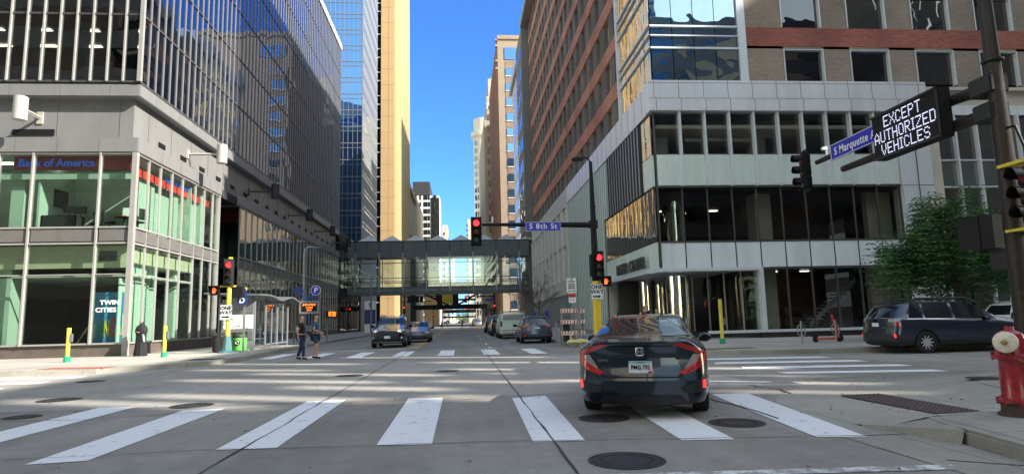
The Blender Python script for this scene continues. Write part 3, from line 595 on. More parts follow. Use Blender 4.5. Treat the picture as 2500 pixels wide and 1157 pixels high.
for k in range(39): js.box(-18.8,-15.5,147.985,148.01,3+4*k,3.10+4*k)
js.build('joint', 'rib_brown', B); MB().box(-17.0,-16.9,147.98,148.01,0,160).build('joint', 'rib_brown', B)
# buildings beyond on the left
B = root('cream_building', (-15.5,200,0), 'cream low rise with a grey side behind the golden tower', 'building')
MB().box(-40,-15.5,225,262,0,46).build('wall', 'cream_low', B); MB().box(-40,-16.4,196,225,0,43).build('side_wall', 'stone_grey', B); MB().box(-40,-15.6,196,262,44,45.2).build('cornice', 'cream_low', B)
B = root('teal_glass_block', (-15.6,200,0), 'small turquoise glass block behind the golden tower', 'building'); MB().box(-30,-15.3,192,215,0,28).build('wall', 'g_teal', B); parts('mullion', [MB().box(-15.3,-15.2,192+2.6*i,192.2+2.6*i,0,28) for i in range(9)], 'charcoal', B)
B = root('beige_block', (-13,240,0), 'small beige block with dark windows just over the footbridge', 'building'); MB().box(-15.2,-9.2,262,275,0,27).build('wall', 'cream_stone', B); parts('window', [MB().box(-14.8+1.1*i,-14.1+1.1*i,261.9,262,22.4,24) for i in range(5)], 'g_dark', B); MB().box(-15.4,-9.0,261.8,275,26.2,27.6).build('cornice', 'stone_light', B)
B = root('white_grid_tower', (-8.5,290,0), 'white framed apartment tower with dark windows and black top storey', 'building')
MB().box(-24,-9.5,290,320,0,60).build('wall', 'white_conc', B); MB().box(-13.6,-9.6,289.8,290.1,0,59).build('dark_bay', 'black', B); MB().box(-22,-14,291,318,60,67).build('top_storey', 'charcoal', B)
parts('window', [MB().box(-23.2+x,-23.2+x+wd,289.85,290,2+3.3*k,4.3+3.3*k) for k in range(18) for x, wd in ((1.6,1.6),(4.4,.8),(6.2,1.8),(8.2,1.0))]+[MB().box(-12.4,-10.8,289.7,289.8,2+3.3*k,4.1+3.3*k) for k in range(18)], 'g_dark', B)
for i, (x0, x1, y, h, m, lb) in enumerate([(-12,-8.4,420,66,'stone_grey','narrow grey apartment block far down the street, left'),(-8.2,-5.2,520,60,'white_conc','narrow white block with balconies far down the street, left'),(-30,-16,330,40,'stone_dark','dark office block behind the cream low rise'),(-26,-12,430,30,'stone_grey','low grey block on the left beyond the second footbridge')]):
    B = root('distant_building', (x0,y,0), lb, 'building', 'far buildings seen down the street'); MB().box(x0,x1,y,y+30,0,h).build('wall', m, B)
    parts('window', [MB().box(a,a+.9,y-.1,y,3+4*k,5+4*k) for k in range(int(h/4)-1) for a in [x0+.7+1.8*j for j in range(int((x1-x0-.8)/1.8))]], 'g_dark', B, keep=40)
# ================================================================== RIGHT CORNER BUILDING (metal and glass podium under a brick hotel)
XR, YR = 10.05, 31.0
A = root('podium_building', (XR,YR,0), 'brick tower over a pale metal and glass podium on the right corner', 'building')
GX = [10.27+1.345*k for k in range(11)]; XE = GX[-1]
# white ledge with terrace, panel seams
MB().box(10.0,25.5,30.75,31.6,12.05,13.72).box(10.0,11.4,31.6,56.8,12.05,13.6).build('ledge', 'silver_ledge', A, bev=.02)
sm = MB()
for k in range(12): sm.box(10.25+1.345*k+.0,10.27+1.345*k,30.742,30.752,12.75,13.72).box(10.35+1.345*k,10.37+1.345*k,30.742,30.752,12.05,12.72)
sm.box(10.0,25.5,30.743,30.751,13.56,13.58).box(10,25.5,30.743,30.751,12.72,12.735)
for k in range(18): sm.box(9.99,10.0,32.2+1.4*k,32.22+1.4*k,12.1,13.58)
sm.build('cladding_joint', 'alu_dark', A)
MB().box(10.35,25.5,31.35,56,11.7,12.1).box(10.35,25.4,31.4,42,7.9,8.1).box(10.35,25.4,31.5,42,3.95,5.1).build('floor_slab', 'charcoal', A)
# upper row (z 8.05-12.05): fins, panes, spandrels
ft, gu, sp, mm, gm, sp2, gg = [], [], [], [], [], [], []
for k in range(10):
    x = GX[k]; x1 = GX[k+1]
    gu.append(MB().box(x+.06,x1-.02,31.14,31.16,9.82,12.0)); sp.append(MB().box(x+.06,x1-.02,31.10,31.16,8.12,9.76))
    gm.append(MB().box(x+.04,x1-.02,31.24,31.26,5.2,8.0)); sp2.append(MB().box(x+.045,x1-.02,31.18,31.26,3.78,5.1))
    if k: ft.append(MB().box(x-.05,x+.05,30.84,31.14,8.06,12.04)); mm.append(MB().box(x-.03,x+.03,31.18,31.28,3.75,8.04))
    if k >= 4: gg.append(MB().box(x+.04,x1-.02,31.26,31.28,.5,3.66)); mm.append(MB().box(x-.04,x+.04,31.2,31.3,.45,3.7))
gg.append(MB().box(XE+.04,XE+.9,31.26,31.28,.5,3.66)); gm.append(MB().box(XE+.04,XE+.3,31.24,31.26,5.2,8))
mm.append(MB().box(XE-.03,XE+.04,31.2,31.3,.45,8.0)); mm.append(MB().box(10.24,10.32,31.12,31.3,3.8,12.05))
parts('fin', ft, 'white_metal', A); parts('mullion', mm, 'alu_dark', A); parts('spandrel_panel', sp, 'panel_mint', A); parts('spandrel_panel', sp2, 'panel_blue', A)
parts('window', gu, 'g_podium', A); parts('window', gm, 'g_podium', A); parts('window', gg, 'g_podium', A)
MB().box(10.2,XE,31.1,31.2,9.76,9.82).box(10.2,XE,31.08,31.3,8.0,8.1).box(10.2,XE+.3,31.16,31.3,5.1,5.2).box(15.6,XE+.9,31.2,31.3,3.66,3.76).build('rail', 'alu_dark', A)
MB().box(10.15,15.65,31.1,31.9,3.62,3.80).box(15.45,15.65,31.05,31.7,.45,3.7).box(12.6,23.9,31.12,31.4,.42,.56).build('entry_frame', 'white_metal', A, bev=.01)
MB().box(15.4,24,31.2,31.6,0,.44).box(12.9,15.4,33,33.3,0,.44).add([(12.9,36.2,0),(15.5,31.25,0),(15.5,31.25,.44),(12.9,36.2,.44)], [(0,1,2,3)]).build('plinth', 'charcoal', A)
MB().box(10.2,15.6,31.3,44,3.76,3.9).build('soffit', 'white_conc', A)
# white end pilaster and side pier
MB().box(XE+.02,25.5,30.95,31.8,0,12.05).build('pilaster', 'white_metal', A); MB().box(XE+.9,XE+.95,30.93,30.95,0,12).box(XE,25.5,30.94,30.95,8.0,8.03).box(XE,25.5,30.94,30.95,4.0,4.03).build('cladding_joint', 'alu_dark', A)
MB().box(25.5,26.1,31.0,31.8,3,12.6).build('stone_pilaster', 'stone_light', A)
# slanted glass wall of the recessed entry
sg = []
pA, pB = Vector((15.5,31.3)), Vector((12.9,36.3))
for k in range(5):
    a = pA.lerp(pB, k/5+.01); b = pA.lerp(pB, (k+1)/5-.01); sg.append(MB().quad((a.x,a.y,.5),(b.x,b.y,.5),(b.x,b.y,3.7),(a.x,a.y,3.7)))
parts('entry_window', sg, 'g_podium', A)
parts('entry_mullion', [MB().cyl(tuple(pA.lerp(pB, k/5)), .05, .45, 3.75, 6) for k in range(6)], 'alu', A)
# chrome columns
parts('chrome_column', [MB().lathe((11.95,33.6,0), [(.66,.15),(.66,8.0)], 40), MB().lathe((11.7,38.6,0), [(.5,.15),(.5,3.8)], 36), MB().lathe((13.3,40.6,0), [(.5,.15),(.5,3.8)], 36)], 'chrome', A, smooth=True)
# arched doorway wall at the back of the arcade
ar = MB(); N = 26; cx, cz, ro = 12.4, 1.35, 1.75
xa = [cx-ro+2*ro*i/N for i in range(N+1)]; hz = [cz+math.sqrt(max(0, ro*ro-(x-cx)**2)) for x in xa]
for i in range(N): ar.add([(xa[i],42.4,hz[i]),(xa[i+1],42.4,hz[i+1]),(xa[i+1],42.4,3.9),(xa[i],42.4,3.9),(xa[i],42.6,hz[i]),(xa[i+1],42.6,hz[i+1])], [(0,1,2,3),(0,4,5,1)])
ar.box(10.2,cx-ro,42.4,42.6,0,3.9).box(cx+ro,15,42.4,42.6,0,3.9)
ar.build('arch_wall', 'white_conc', A)
MB().box(10.2,15,42.9,43,0,3.9).build('dark_doorway', 'black', A)
MB().tube([(cx+1.2*math.cos(a),42.6,cz+1.2*math.sin(a)) for a in [PI*i/20 for i in range(21)]], .07, 6).box(cx-.05,cx+.05,42.55,42.65,0,cz+1.2).build('arch_frame', 'white_metal', A)
# street side (x = 10.05) : glass band, mint spandrel, letters
MB().box(10.14,10.2,31.2,42.4,5.2,8.0).build('mirror_window_band', 'g_gold', A)
parts('glass_joint', [MB().box(10.12,10.14,31.2+.8*k,31.22+.8*k,5.2,8.0) for k in range(15)], 'alu_dark', A)
parts('side_spandrel', [MB().box(10.10,10.2,31.25+1.24*k,32.46+1.24*k,3.82,5.15) for k in range(9)], 'fin_mint', A)
MB().box(9.75,10.12,32.0,42.4,3.60,3.82).box(10.05,10.2,31.0,42.4,3.6,3.8).build('side_canopy', 'white_metal', A)
text('lettering', 'BAKER CENTER', .92, (9.85,35.6,4.22), FACE_MX, 'alu_dark', A, ext=.05, sx=.92, sp=1.05, bold=.01)
def saw(y, z0, z1, d=.11, w_=.62): return MB().add([(10.12,y,z0),(10.12-d,y+.06,z0),(10.09,y+w_-.03,z0),(10.12,y,z1),(10.12-d,y+.06,z1),(10.09,y+w_-.03,z1)], [(1,2,5,4),(3,4,5),(2,1,0)]).add([(10.12,y,z0),(10.12-d,y+.06,z0),(10.12,y,z1),(10.12-d,y+.06,z1)], [(0,1,3,2)], 1)  # return faces take the darker second material as painted shade
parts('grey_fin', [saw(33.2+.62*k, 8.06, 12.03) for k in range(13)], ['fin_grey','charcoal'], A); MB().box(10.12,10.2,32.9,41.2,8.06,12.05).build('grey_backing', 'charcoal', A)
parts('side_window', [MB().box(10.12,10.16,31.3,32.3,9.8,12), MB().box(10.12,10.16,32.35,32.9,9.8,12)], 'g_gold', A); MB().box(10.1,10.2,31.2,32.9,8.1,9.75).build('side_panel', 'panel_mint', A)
parts('mint_fin', [saw(41.3+.62*k, (8.1 if 41.3+.62*k < 42.5 else .5), 12.03, .10) for k in range(25)], ['fin_mint','fin_mint_shade'], A); MB().box(10.12,10.2,41.2,42.5,8.06,12.05).box(10.12,10.2,42.5,56.9,.5,12.05).build('mint_backing', 'charcoal', A); MB().box(9.9,10.3,42.4,56.9,0,.5).build('plinth', 'stone_grey', A)
# interior behind the podium glass
MB().box(10.5,25,41,41.3,.1,12).box(17.2,17.4,33.8,41,.1,8).build('core', 'floor_dark', A); MB().box(18.2,22.8,36.5,36.7,5.1,7.95).box(19.5,22.9,38.5,38.7,.4,3.9).build('wood_wall', 'wood', A)
parts('marble_column', [MB().box(16.2,17.0,32.4,33.4,.1,3.9), MB().box(16.1,17.0,32.4,33.4,5.1,7.9), MB().box(22.2,23.9,32.2,32.6,.1,3.9), MB().box(22.4,23.8,32.2,32.6,5.1,7.9)], 'marble', A)
parts('white_column', [MB().box(11.0,11.7,33.2,33.9,8.1,11.7), MB().box(16.6,17.4,33.2,34,8.1,11.7), MB().box(13.0,13.6,38,38.6,5.1,7.9)], 'white', A)
MB().box(10.5,25,31.5,41,11.3,11.5).box(12.5,16.5,32.6,36,10.9,11.1).build('ceiling', 'white', A)
parts('ceiling_light', [MB().box(12.5+3.1*k,13.1+3.1*k,37.5,37.7,z,z+.04) for k in range(4) for z in (7.84,11.2)]+[MB().box(18.5+2*k,19.0+2*k,36,36.2,3.84,3.88) for k in range(2)], 'lamp_panel', A)
st = MB()
for k in range(12): st.box(19.3+.22*k,19.6+.22*k,33.4,34.6,.6+.19*k,.66+.19*k)
st.add([(19.2,33.35,.5),(22.1,33.35,3.0),(22.1,33.35,3.3),(19.2,33.35,.8)], [(0,1,2,3)]).build('staircase', 'white_metal', A)
# glass oriel above the podium corner
og = []
for f in range(5):
    z = 13.72+3.25*f
    for k in range(4): og.append(MB().box(10.35+1.2*k+.02,10.35+1.2*(k+1)-.02,31.10,31.12,z+.05 if f else 13.75,z+1.85)); og.append(MB().box(10.35+1.2*k+.02,10.35+1.2*(k+1)-.02,31.10,31.12,z+2.0,z+3.2))
parts('oriel_pane', og, 'g_oriel', A)
osd = []
for f in range(5):
    z = 13.72+3.25*f
    for k in range(5): osd.append(MB().box(10.30,10.32,31.15+1.25*k,31.15+1.25*(k+1)-.02,z+.05,z+3.2))
parts('oriel_side_pane', osd, 'g_gold', A)
ob = MB()
for f in range(6):
    z = 13.72+3.25*f; 
    for zz, h in ((1.92,.10),(2.62,.06),(3.16,.10)): ob.box(10.22,15.2,31.0,31.1,z+zz-h/2,z+zz+h/2).box(10.2,10.3,31.0,37.6,z+zz-h/2,z+zz+h/2)
ob.box(10.18,10.36,37.3,37.7,13.6,33); ob.build('oriel_rail', 'white_metal', A)
MB().box(15.2,15.62,30.95,31.3,13.7,33).build('corner_panel', 'white_metal', A); MB().box(10.5,15.3,31.6,37.5,13.7,33).build('oriel_back', 'black', A)
# brick front above the podium
P_ = 3.25; WX = [17.86+3.84*k for k in range(8)]; HT = 46.9
bw, rd, wn_, fr_ = MB(), MB(), [], []
ZW = [13.82+P_*f for f in range(10)]
for f, z in enumerate(ZW):
    rd.box(15.6,48.9,31.28,31.6,z+2.10,z+3.18)
    xs = [15.6]+[v for x in WX for v in (x,x+2.3)]+[48.9]
    for a, b in zip(xs[::2], xs[1::2]): bw.box(a,b,31.3,31.6,z-.07 if f else 13.6,z+2.10)
    bw.box(15.6,48.9,31.3,31.6,z+1.96,z+2.10)
    for x in WX:
        wn_.append(MB().box(x+.08,x+2.22,31.50,31.52,z+.04,z+1.9))
        fr_.append(MB().box(x-.0,x+.05,31.27,31.55,z-.03,z+1.96).box(x+2.25,x+2.31,31.27,31.55,z-.03,z+1.96).box(x-.0,x+2.31,31.28,31.55,z+1.9,z+1.94))
bw.build('brick_wall', 'brick_grey_x', A); rd.build('red_brick_band', 'brick_red_x', A)
parts('hotel_window', wn_, 'g_hotel', A, keep=60); parts('window_frame', fr_, 'white_metal', A, keep=60)
MB().box(10.9,48.9,31.7,88.5,13.6,HT).build('hotel_core', 'black', A)
# brick side facing the street
bw, rd, wn_, fr_ = MB(), MB(), [], []
YW = [38.4+2.6*k for k in range(19)]
for f, z in enumerate(ZW):
    rd.box(10.58,10.9,37.7,88.6,z+2.10,z+3.18)
    ys = [37.7]+[v for y in YW for v in (y,y+1.35)]+[88.6]
    for a, b in zip(ys[::2], ys[1::2]): bw.box(10.63,10.9,a,b,z-.07 if f else 13.5,z+2.1)
    for y in YW:
        wn_.append(MB().box(10.80,10.82,y+.05,y+1.3,z+.04,z+2.05))
rd.build('red_brick_band', 'brick_red_lit_y', A); bw.build('brick_wall', 'brick_dark_y', A); parts('street_window', wn_, 'g_win', A, keep=100)
MB().box(9.5,48,60,89.5,HT-1.6,HT-.6).build('overhanging_roof', 'stone_grey', A)
# stone podium part y 57-86
sb, sw, lv = MB(), [], []
sb.box(10.02,10.6,56.9,86,11.9,13.6).box(10.0,10.6,56.9,86,3.6,5.0).box(10.0,10.6,56.9,86,0,.4)
for k in range(10): sb.box(9.93,10.6,56.9+3.2*k,57.4+3.2*k,5.0,11.9)
for k in range(9):
    for j in range(4): sb.box(10.14,10.2,57.5+3.2*k+.65*j,57.62+3.2*k+.65*j,5,11.9)
    sb.box(10.06,10.2,57.5+3.2*k,60.1+3.2*k,8.3,8.6)
    for j in range(4): sw.append(MB().box(10.2,10.22,57.63+3.2*k+.65*j,58.14+3.2*k+.65*j,5,11.9))
    for j in range(9): lv.append(MB().box(10.05,10.3,57.0+3.2*k+.35*j,57.06+3.2*k+.35*j,.4,3.6))
sb.build('stone_grid', 'stone_pale', A); parts('tall_window', sw, 'g_tall', A); o = MB()
for q in lv: o.merge(q)
o.box(10.32,10.4,57,86,.4,3.6); o.build('louvre_screen', 'shade_louvre', A); MB().box(10.6,11.3,57,86,0,13.5).build('podium_core', 'black', A)
# neighbouring shopfront to the right of the pilaster
A = root('shopfront_building', (26.1,31.5,0), 'shopfront with white mullions and dark green panels right of the pale podium', 'building')
MB().box(25.5,49,31.5,31.9,12.6,13.55).box(25.5,49,31.2,31.6,13.45,13.62).build('cornice', 'stone_light', A); MB().box(26.1,49,31.45,31.8,12.1,12.65).build('header_panel', 'panel_blue', A)
ws, gs, dk = [], [], []
for k in range(18):
    x = 26.2+1.27*k; ws.append(MB().box(x-.06,x+.06,31.35,31.6,4.0,12.1)); ws.append(MB().box(x-.05,x+.05,31.4,31.6,.2,4.0)) if k % 2 == 0 else None
    dk.append(MB().box(x+.08,x+1.2,31.56,31.6,9.55,12.0)); gs.append(MB().box(x+.08,x+1.2,31.56,31.6,8.05,9.45)); dk.append(MB().box(x+.08,x+1.2,31.56,31.6,4.6,7.95)); dk.append(MB().box(x+.08,x+1.2,31.56,31.6,.4,3.9))
parts('mullion', ws, 'white_metal', A); parts('window', dk, 'g_dark', A); parts('green_panel', gs, 'g_green', A)
MB().box(26.1,49,31.4,31.6,9.46,9.54).box(26.1,49,31.4,31.6,7.96,8.04).box(26.1,49,31.4,31.6,3.9,4.5).box(26.1,49,31.4,31.7,.1,.4).build('transom', 'white_metal', A); MB().box(26.1,49,31.7,40,.1,12.6).build('core', 'black', A)
MB().box(29.6,30.0,31.5,31.54,1.5,2.0).build('door_notice', 'sign_white', A)

# ================================================================== FARTHER BUILDINGS ON THE RIGHT
B = root('grey_stone_block', (9.6,88.7,0), 'dark grey stone block beyond the brick tower, right', 'building')
MB().box(9.55,30,88.7,97.5,0,45).build('wall', 'stone_dark', B); parts('window', [MB().box(9.5,9.55,89.9+2.3*j,91+2.3*j,5+3.6*k,7+3.6*k) for k in range(11) for j in range(3)], 'g_dark', B)
B = root('overhang_roof_building', (10.9,98,0), 'mottled stone building under a pale blue projecting roof slab, right', 'building')
MB().box(10.9,34,97.8,121,0,47).build('wall', 'stone_light', B); MB().box(10.35,34,97.7,122,46.6,48.4).build('roof_slab', 'fascia_blue', B)
parts('window', [MB().box(10.85,10.91,98.6+2.4*j,99.7+2.4*j,4+3.5*k,6.2+3.5*k) for k in range(12) for j in range(9)], 'g_win', B, keep=100)
B = root('tan_tower', (10.05,150,0), 'tan stone tower with a column of square windows, tallest on the right', 'building')
MB().box(10.05,36,150,190,0,72).build('wall', 'tan_stone', B); MB().box(10.0,36,149.7,190,72,73).build('cornice', 'tan_stone', B)
parts('brick_panel', [MB().box(11.9,14.2,149.93,150,2+3.9*k,3.7+3.9*k) for k in range(17)], 'brick_tan_x', B)
parts('window', [MB().box(12.0,14.1,149.85,149.95,3.8+3.9*k,5.8+3.9*k) for k in range(16)]+[MB().box(11.8,17,149.85,149.95,66.6,69.8)], 'g_blue', B); parts('window_frame', [MB().box(11.9,14.2,149.8,149.93,3.65+3.9*k,3.8+3.9*k) for k in range(16)], 'white', B)
parts('rib', [MB().box(9.7,10.1,150.3+1.6*k,151.1+1.6*k,0,70.5) for k in range(25)], 'rib_brown', B); parts('balcony', [MB().box(9.5,10.1,149.8,151,z,z+.5) for z in (64,66,70,71.6)], 'tan_stone', B)
B = root('art_deco_tower', (7.5,196,0), 'stepped grey stone tower behind the tan tower', 'building')
MB().box(8.3,34,196,257,0,66).box(9.2,34,196,250,66,74).box(9.8,34,196,240,74,80).build('wall', 'stone_grey', B); parts('window', [MB().box(9.2,10.4,195.9,196,3+3.7*k,5+3.7*k) for k in range(19)], 'g_win', B); parts('rib', [MB().box(8.1,8.3,197+4*j,198.2+4*j,0,66) for j in range(14)], 'stone_light', B)
B = root('white_cornice_tower', (7.2,300,0), 'white round cornered tower with heavy cornice, farthest on the right', 'building')
MB().lathe((12.5,306,0), [(5.2,0),(5.2,92),(6.4,93),(6.4,95),(5.0,95.2),(5.0,102)], 32).build('wall', 'stone_light', B, smooth=True); MB().box(12,30,301,330,0,94).build('wing', 'stone_light', B)
parts('window', [MB().box(7.6+1.4*j,8.3+1.4*j,302.5-.75*j,303-.75*j,4+4*k,6.4+4*k) for k in range(22) for j in range(2)], 'g_dark', B, keep=50)
for x0, x1, y, h, m, lb in [(5.2,9,420,70,'stone_grey','balconied grey tower far down the street, right'),(9,20,360,50,'stone_light','pale block far down the street, right')]:
    B = root('distant_building', (x0,y,0), lb, 'building', 'far buildings seen down the street'); MB().box(x0,x1,y,y+30,0,h).build('wall', m, B)
    parts('balcony', [MB().box(x0-.9,x0,y-.5,y+3,4+3.4*k,5.1+3.4*k) for k in range(int(h/3.4)-1)], 'charcoal', B)
# far end of the street and off-camera neighbours (they shade and are mirrored)
B = root('distant_hall', (-20,900,0), 'low pale buildings closing the far end of the street', 'building'); MB().box(-60,60,900,930,0,9).build('wall', 'cream_low', B)
tl = MB()
for i in range(900): a = Vector((random.gauss(6,10), 700+random.uniform(0,60), abs(random.gauss(4,2.5)))); tl.add([a, a+Vector((1.2,0,.3)), a+Vector((.6,.3,1.3))], [(0,1,2)])
tag(tl.build('far_trees', 'leaf_far'), 'dark green trees at the far end of the street', 'trees', kind='stuff')
def block(name, x0, x1, y0, y1, h, m, lb, axis='y', wm='g_dark'):
    B = root(name, (x0,y0,0), lb, 'building'); MB().box(x0,x1,y0,y1,0,h).build('wall', m, B); q = MB()
    for k in range(int(h/3.8)-1):
        z = 2+3.8*k
        q.box(x0+.4,x1-.4,y1,y1+.04,z,z+2.0)
        q.box(x0-.04,x0,y0+.4,y1-.4,z,z+2.0) if axis != 'none' else None
    q.build('window_band', wm, B)
block('south_west_tower', -60, -15.5, -45, 4.5, 62, 'stone_grey', 'banded stone office tower across the avenue behind the camera, left')
block('south_west_rear_tower', -60, -15.5, -120, -50, 90, 'stone_light', 'taller pale tower behind the camera, left')
block('south_east_block', 12, 55, -70, -16, 42, 'stone_dark', 'dark banded block behind the camera, right')
block('south_street_tower', 14, 50, -190, -90, 110, 'stone_grey', 'grey tower down the street behind the camera, right')
# tower whose roof edge shades the crossing: solid below, added slit screen above for sun streaks on the road
B = root('shading_tower', (60,-45,0), 'stone tower off to the right with an added slit screen that throws sun streaks', 'building')
MB().box(60,80,-50,5.2,0,36.2).build('wall', 'stone_grey', B); MB().box(60,80,-50,5.2,36.2,36.3).build('roof_deck', 'stone_dark', B)
SLITS = [(18.35,42.6,48.0,.42),(10.9,43.0,46.8,.40),(14.2,43.4,47.4,.42),(16.3,42.4,46.4,.46),(12.9,42.3,44.8,.46),(11.6,39.8,42.5,.50),(16.8,38.6,41.8,.42),(18.3,39.8,42.3,.40),(15.1,36.6,40.8,.46),(14.6,40.8,42.6,.4),(16.5,36.6,38.0,.5),(19.0,36.5,38.2,.5),(21.3,37.5,43,.4),(24.3,40,45.5,.4),(9.6,44.5,48.5,.4),(20.4,44.5,48.6,.38),(13.2,36.8,39,.45),(17.6,45,48.2,.4)]  # openings shaped to throw sun streaks standing in for glass reflections
ys_ = sorted(SLITS); scr = MB(); y = -50
W_ = .15
for q, z0, z1, wd in ys_:
    yc = q-27; wd *= 1.35; a, b = yc-wd/2, yc+wd/2
    if a < y: a = y
    scr.box(60,60+W_,y,a,36.2,49.8); scr.box(60,60+W_,a,b,36.2,z0); scr.box(60,60+W_,a,b,z1,49.8); y = b
scr.box(60,60+W_,y,5.2,36.2,49.8); scr.box(60.15,80,5.05,5.2,36.2,49.8); scr.build('streak_screen', 'stone_grey', B)
B = root('avenue_tower', (100,-14,0), 'stone tower farther along the avenue, right of frame', 'building'); MB().box(100,140,-13,5.2,0,77.5).build('wall', 'stone_grey', B)
block('north_east_tower', 50, 95, 31.5, 100, 60, 'stone_grey', 'grey tower along the avenue beyond the shopfront')
block('north_west_rear_block', -120, -46, 31, 110, 50, 'stone_dark', 'dark block behind the left office building')

# ================================================================== FOOTBRIDGES
B = root('footbridge', (-4,88,0), 'dark glazed footbridge with pyramid skylights across the street, nearest', 'bridge')
Y0, Y1, BX0, BX1 = 88.0, 91.6, -19.0, 9.75
MB().box(BX0,BX1,Y0,Y1,10.45,12.72).build('roof_band', 'sky_roof', B); MB().box(BX0,BX1,Y0,Y1,5.25,6.2).build('floor_band', 'sky_roof', B)
MB().box(BX0,BX1,Y0+.3,Y1-.3,6.2,6.3).build('floor', 'charcoal', B)
bx = [-17.9+3.28*k for k in range(9)]
parts('post', [MB().box(x-.07,x+.07,Y0-.12,Y0,5.5,11.1) for x in bx], 'galv', B); parts('rear_post', [MB().box(x-.05,x+.05,Y1,Y1+.1,5.5,11.1) for x in bx], 'charcoal', B)
parts('pane', [MB().box(a+.08,b-.08,Y0+.02,Y0+.04,6.25,10.4) for a, b in zip(bx, bx[1:]+[BX1])]+[MB().box(a+.08,b-.08,Y1-.04,Y1-.02,6.25,10.4) for a, b in zip(bx, bx[1:]+[BX1])], 'g_sky', B)
MB().box(BX0,BX1,Y0+.05,Y0+.1,7.0,7.09).box(BX0,BX1,Y0+.05,Y0+.1,7.45,7.55).box(BX0,BX1,Y1-.1,Y1-.05,7.0,7.09).box(BX0,BX1,Y1-.1,Y1-.05,9.9,10).build('handrail', 'black', B)
rv = MB()
for k in range(120): rv.box(BX0+.3+.24*k,BX0+.37+.24*k,Y0-.03,Y0,5.75,5.82) if k % 13 > 1 else None
rv.build('rivet_row', 'white_metal', B)
sm = MB()
for x in bx: sm.box(x-.04,x+.04,Y0-.02,Y0,11.1,12.7).box(x+1.6,x+1.63,Y0-.01,Y0,10.5,12.7)
sm.box(BX0,BX1,Y0-.04,Y0,12.62,12.74); sm.build('cladding_joint', 'black', B)
parts('skylight', [MB().add([(x+.15,Y0+.2,12.72),(x+3.1,Y0+.2,12.72),(x+3.1,Y1-.2,12.72),(x+.15,Y1-.2,12.72),(x+1.63,(Y0+Y1)/2,13.75)], [(0,1,4),(1,2,4),(2,3,4),(3,0,4),(3,2,1,0)]) for x in bx], 'pyramid', B)
B = root('truss_footbridge', (-4,200,0), 'second footbridge with dark diagonal truss and gold glass panel', 'bridge')
MB().box(-17,10,200,204,5.2,6.6).box(-17,10,200,204,12.6,13.6).build('deck', 'black', B)
MB().tube([(-17,200,12.6),(-4,200,6.5)], .3, 4).tube([(-1,200,6.5),(10,200,12.6)], .3, 4).box(-7.6,-6,199.8,204,6.6,12.6).box(-2.6,-.8,199.8,204,6.6,12.6).build('truss', 'black', B)
MB().box(-6,-2.6,199.9,200.1,6.7,12.5).build('gold_panel', 'yellow_deep', B)
gmb = MB()
for i in range(6): gmb.box(-6+.68*i-.03,-6+.68*i+.03,199.8,199.9,6.7,12.5).box(-6,-2.6,199.8,199.9,6.9+1.1*i,6.95+1.1*i)
gmb.build('panel_grid', 'black', B); MB().box(9,10.2,199.5,204,0,13).box(-17.5,-16.2,199.5,204,0,13).build('pier', 'black', B)
for y, z0, z1, lb in ((330,5.6,12,'third footbridge, pale glass with thin dark posts'),(400,3.4,7.6,'farthest low dark footbridge above the distant traffic')):
    B = root('far_footbridge', (-2,y,0), lb, 'bridge'); MB().box(-14,10,y,y+4,z0,z0+1).box(-14,10,y,y+4,z1,z1+1).build('deck', 'black', B); parts('pane', [MB().box(-14+3*k+.1,-11+3*k-.1,y,y+.1,z0+1,z1) for k in range(8)], 'g_sky', B); parts('post', [MB().box(-14.15+3*k,-13.85+3*k,y-.1,y,z0,z1+1) for k in range(9)], 'black', B)
    MB().box(10,14,y,y+6,0,z1+2).box(-19,-14,y,y+6,0,z1+2).build('abutment', 'stone_dark', B)

# ================================================================== STREET FURNITURE
def signal_head(t, c, face, lit='red', sc_=1.0, name='signal_head', backplate=True, body='black'):
    """three-lens head centred on c; face = unit horizontal direction it looks at"""
    f = Vector((face[0], face[1], 0)).normalized(); ang = math.atan2(f.y, f.x)+PI/2
    mt = Matrix.Translation(Vector(c)-Vector(t['_w'])) @ Matrix.Rotation(ang, 4, 'Z') @ Matrix.Scale(sc_, 4)
    mt = Matrix.Translation(Vector(t['_w'])) @ mt
    b = MB()
    for k in range(3): b.box(-.17,.17,-.10,.12,-.53+.355*k,-.53+.345*(k+1)+.01*k)
    if backplate: b.box(-.24,.24,.02,.05,-.66,.66)
    o = sub(b.xf(mt).build(name, body, t, bev=.015))
    vis = MB()
    for k in range(3):
        zc = -.355+.355*k; v = []; N = 14
        for i in range(N+1):
            a = PI*(-.12)+PI*1.24*i/N; ca, sa = .145*math.cos(a), .145*math.sin(a); d = .26 if 1 <= i < N else .2
            v += [(ca,-.10,zc+sa), (ca,-.10-d,zc+sa)]
        vis.add(v, [(2*i,2*i+1,2*i+3,2*i+2) for i in range(N)])
    vis.xf(mt).build('visor', 'black', t)
    for k, m in enumerate(['green_dim','amber_dim','red_glow' if lit == 'red' else 'red_dim']):
        MB().lathe((0,-.105,-.355+.355*k), [(.0001,-.02),(.08,-.016),(.135,.0)], 24, axis='y').xf(mt).build('lens', m, t, smooth=True)
    return o
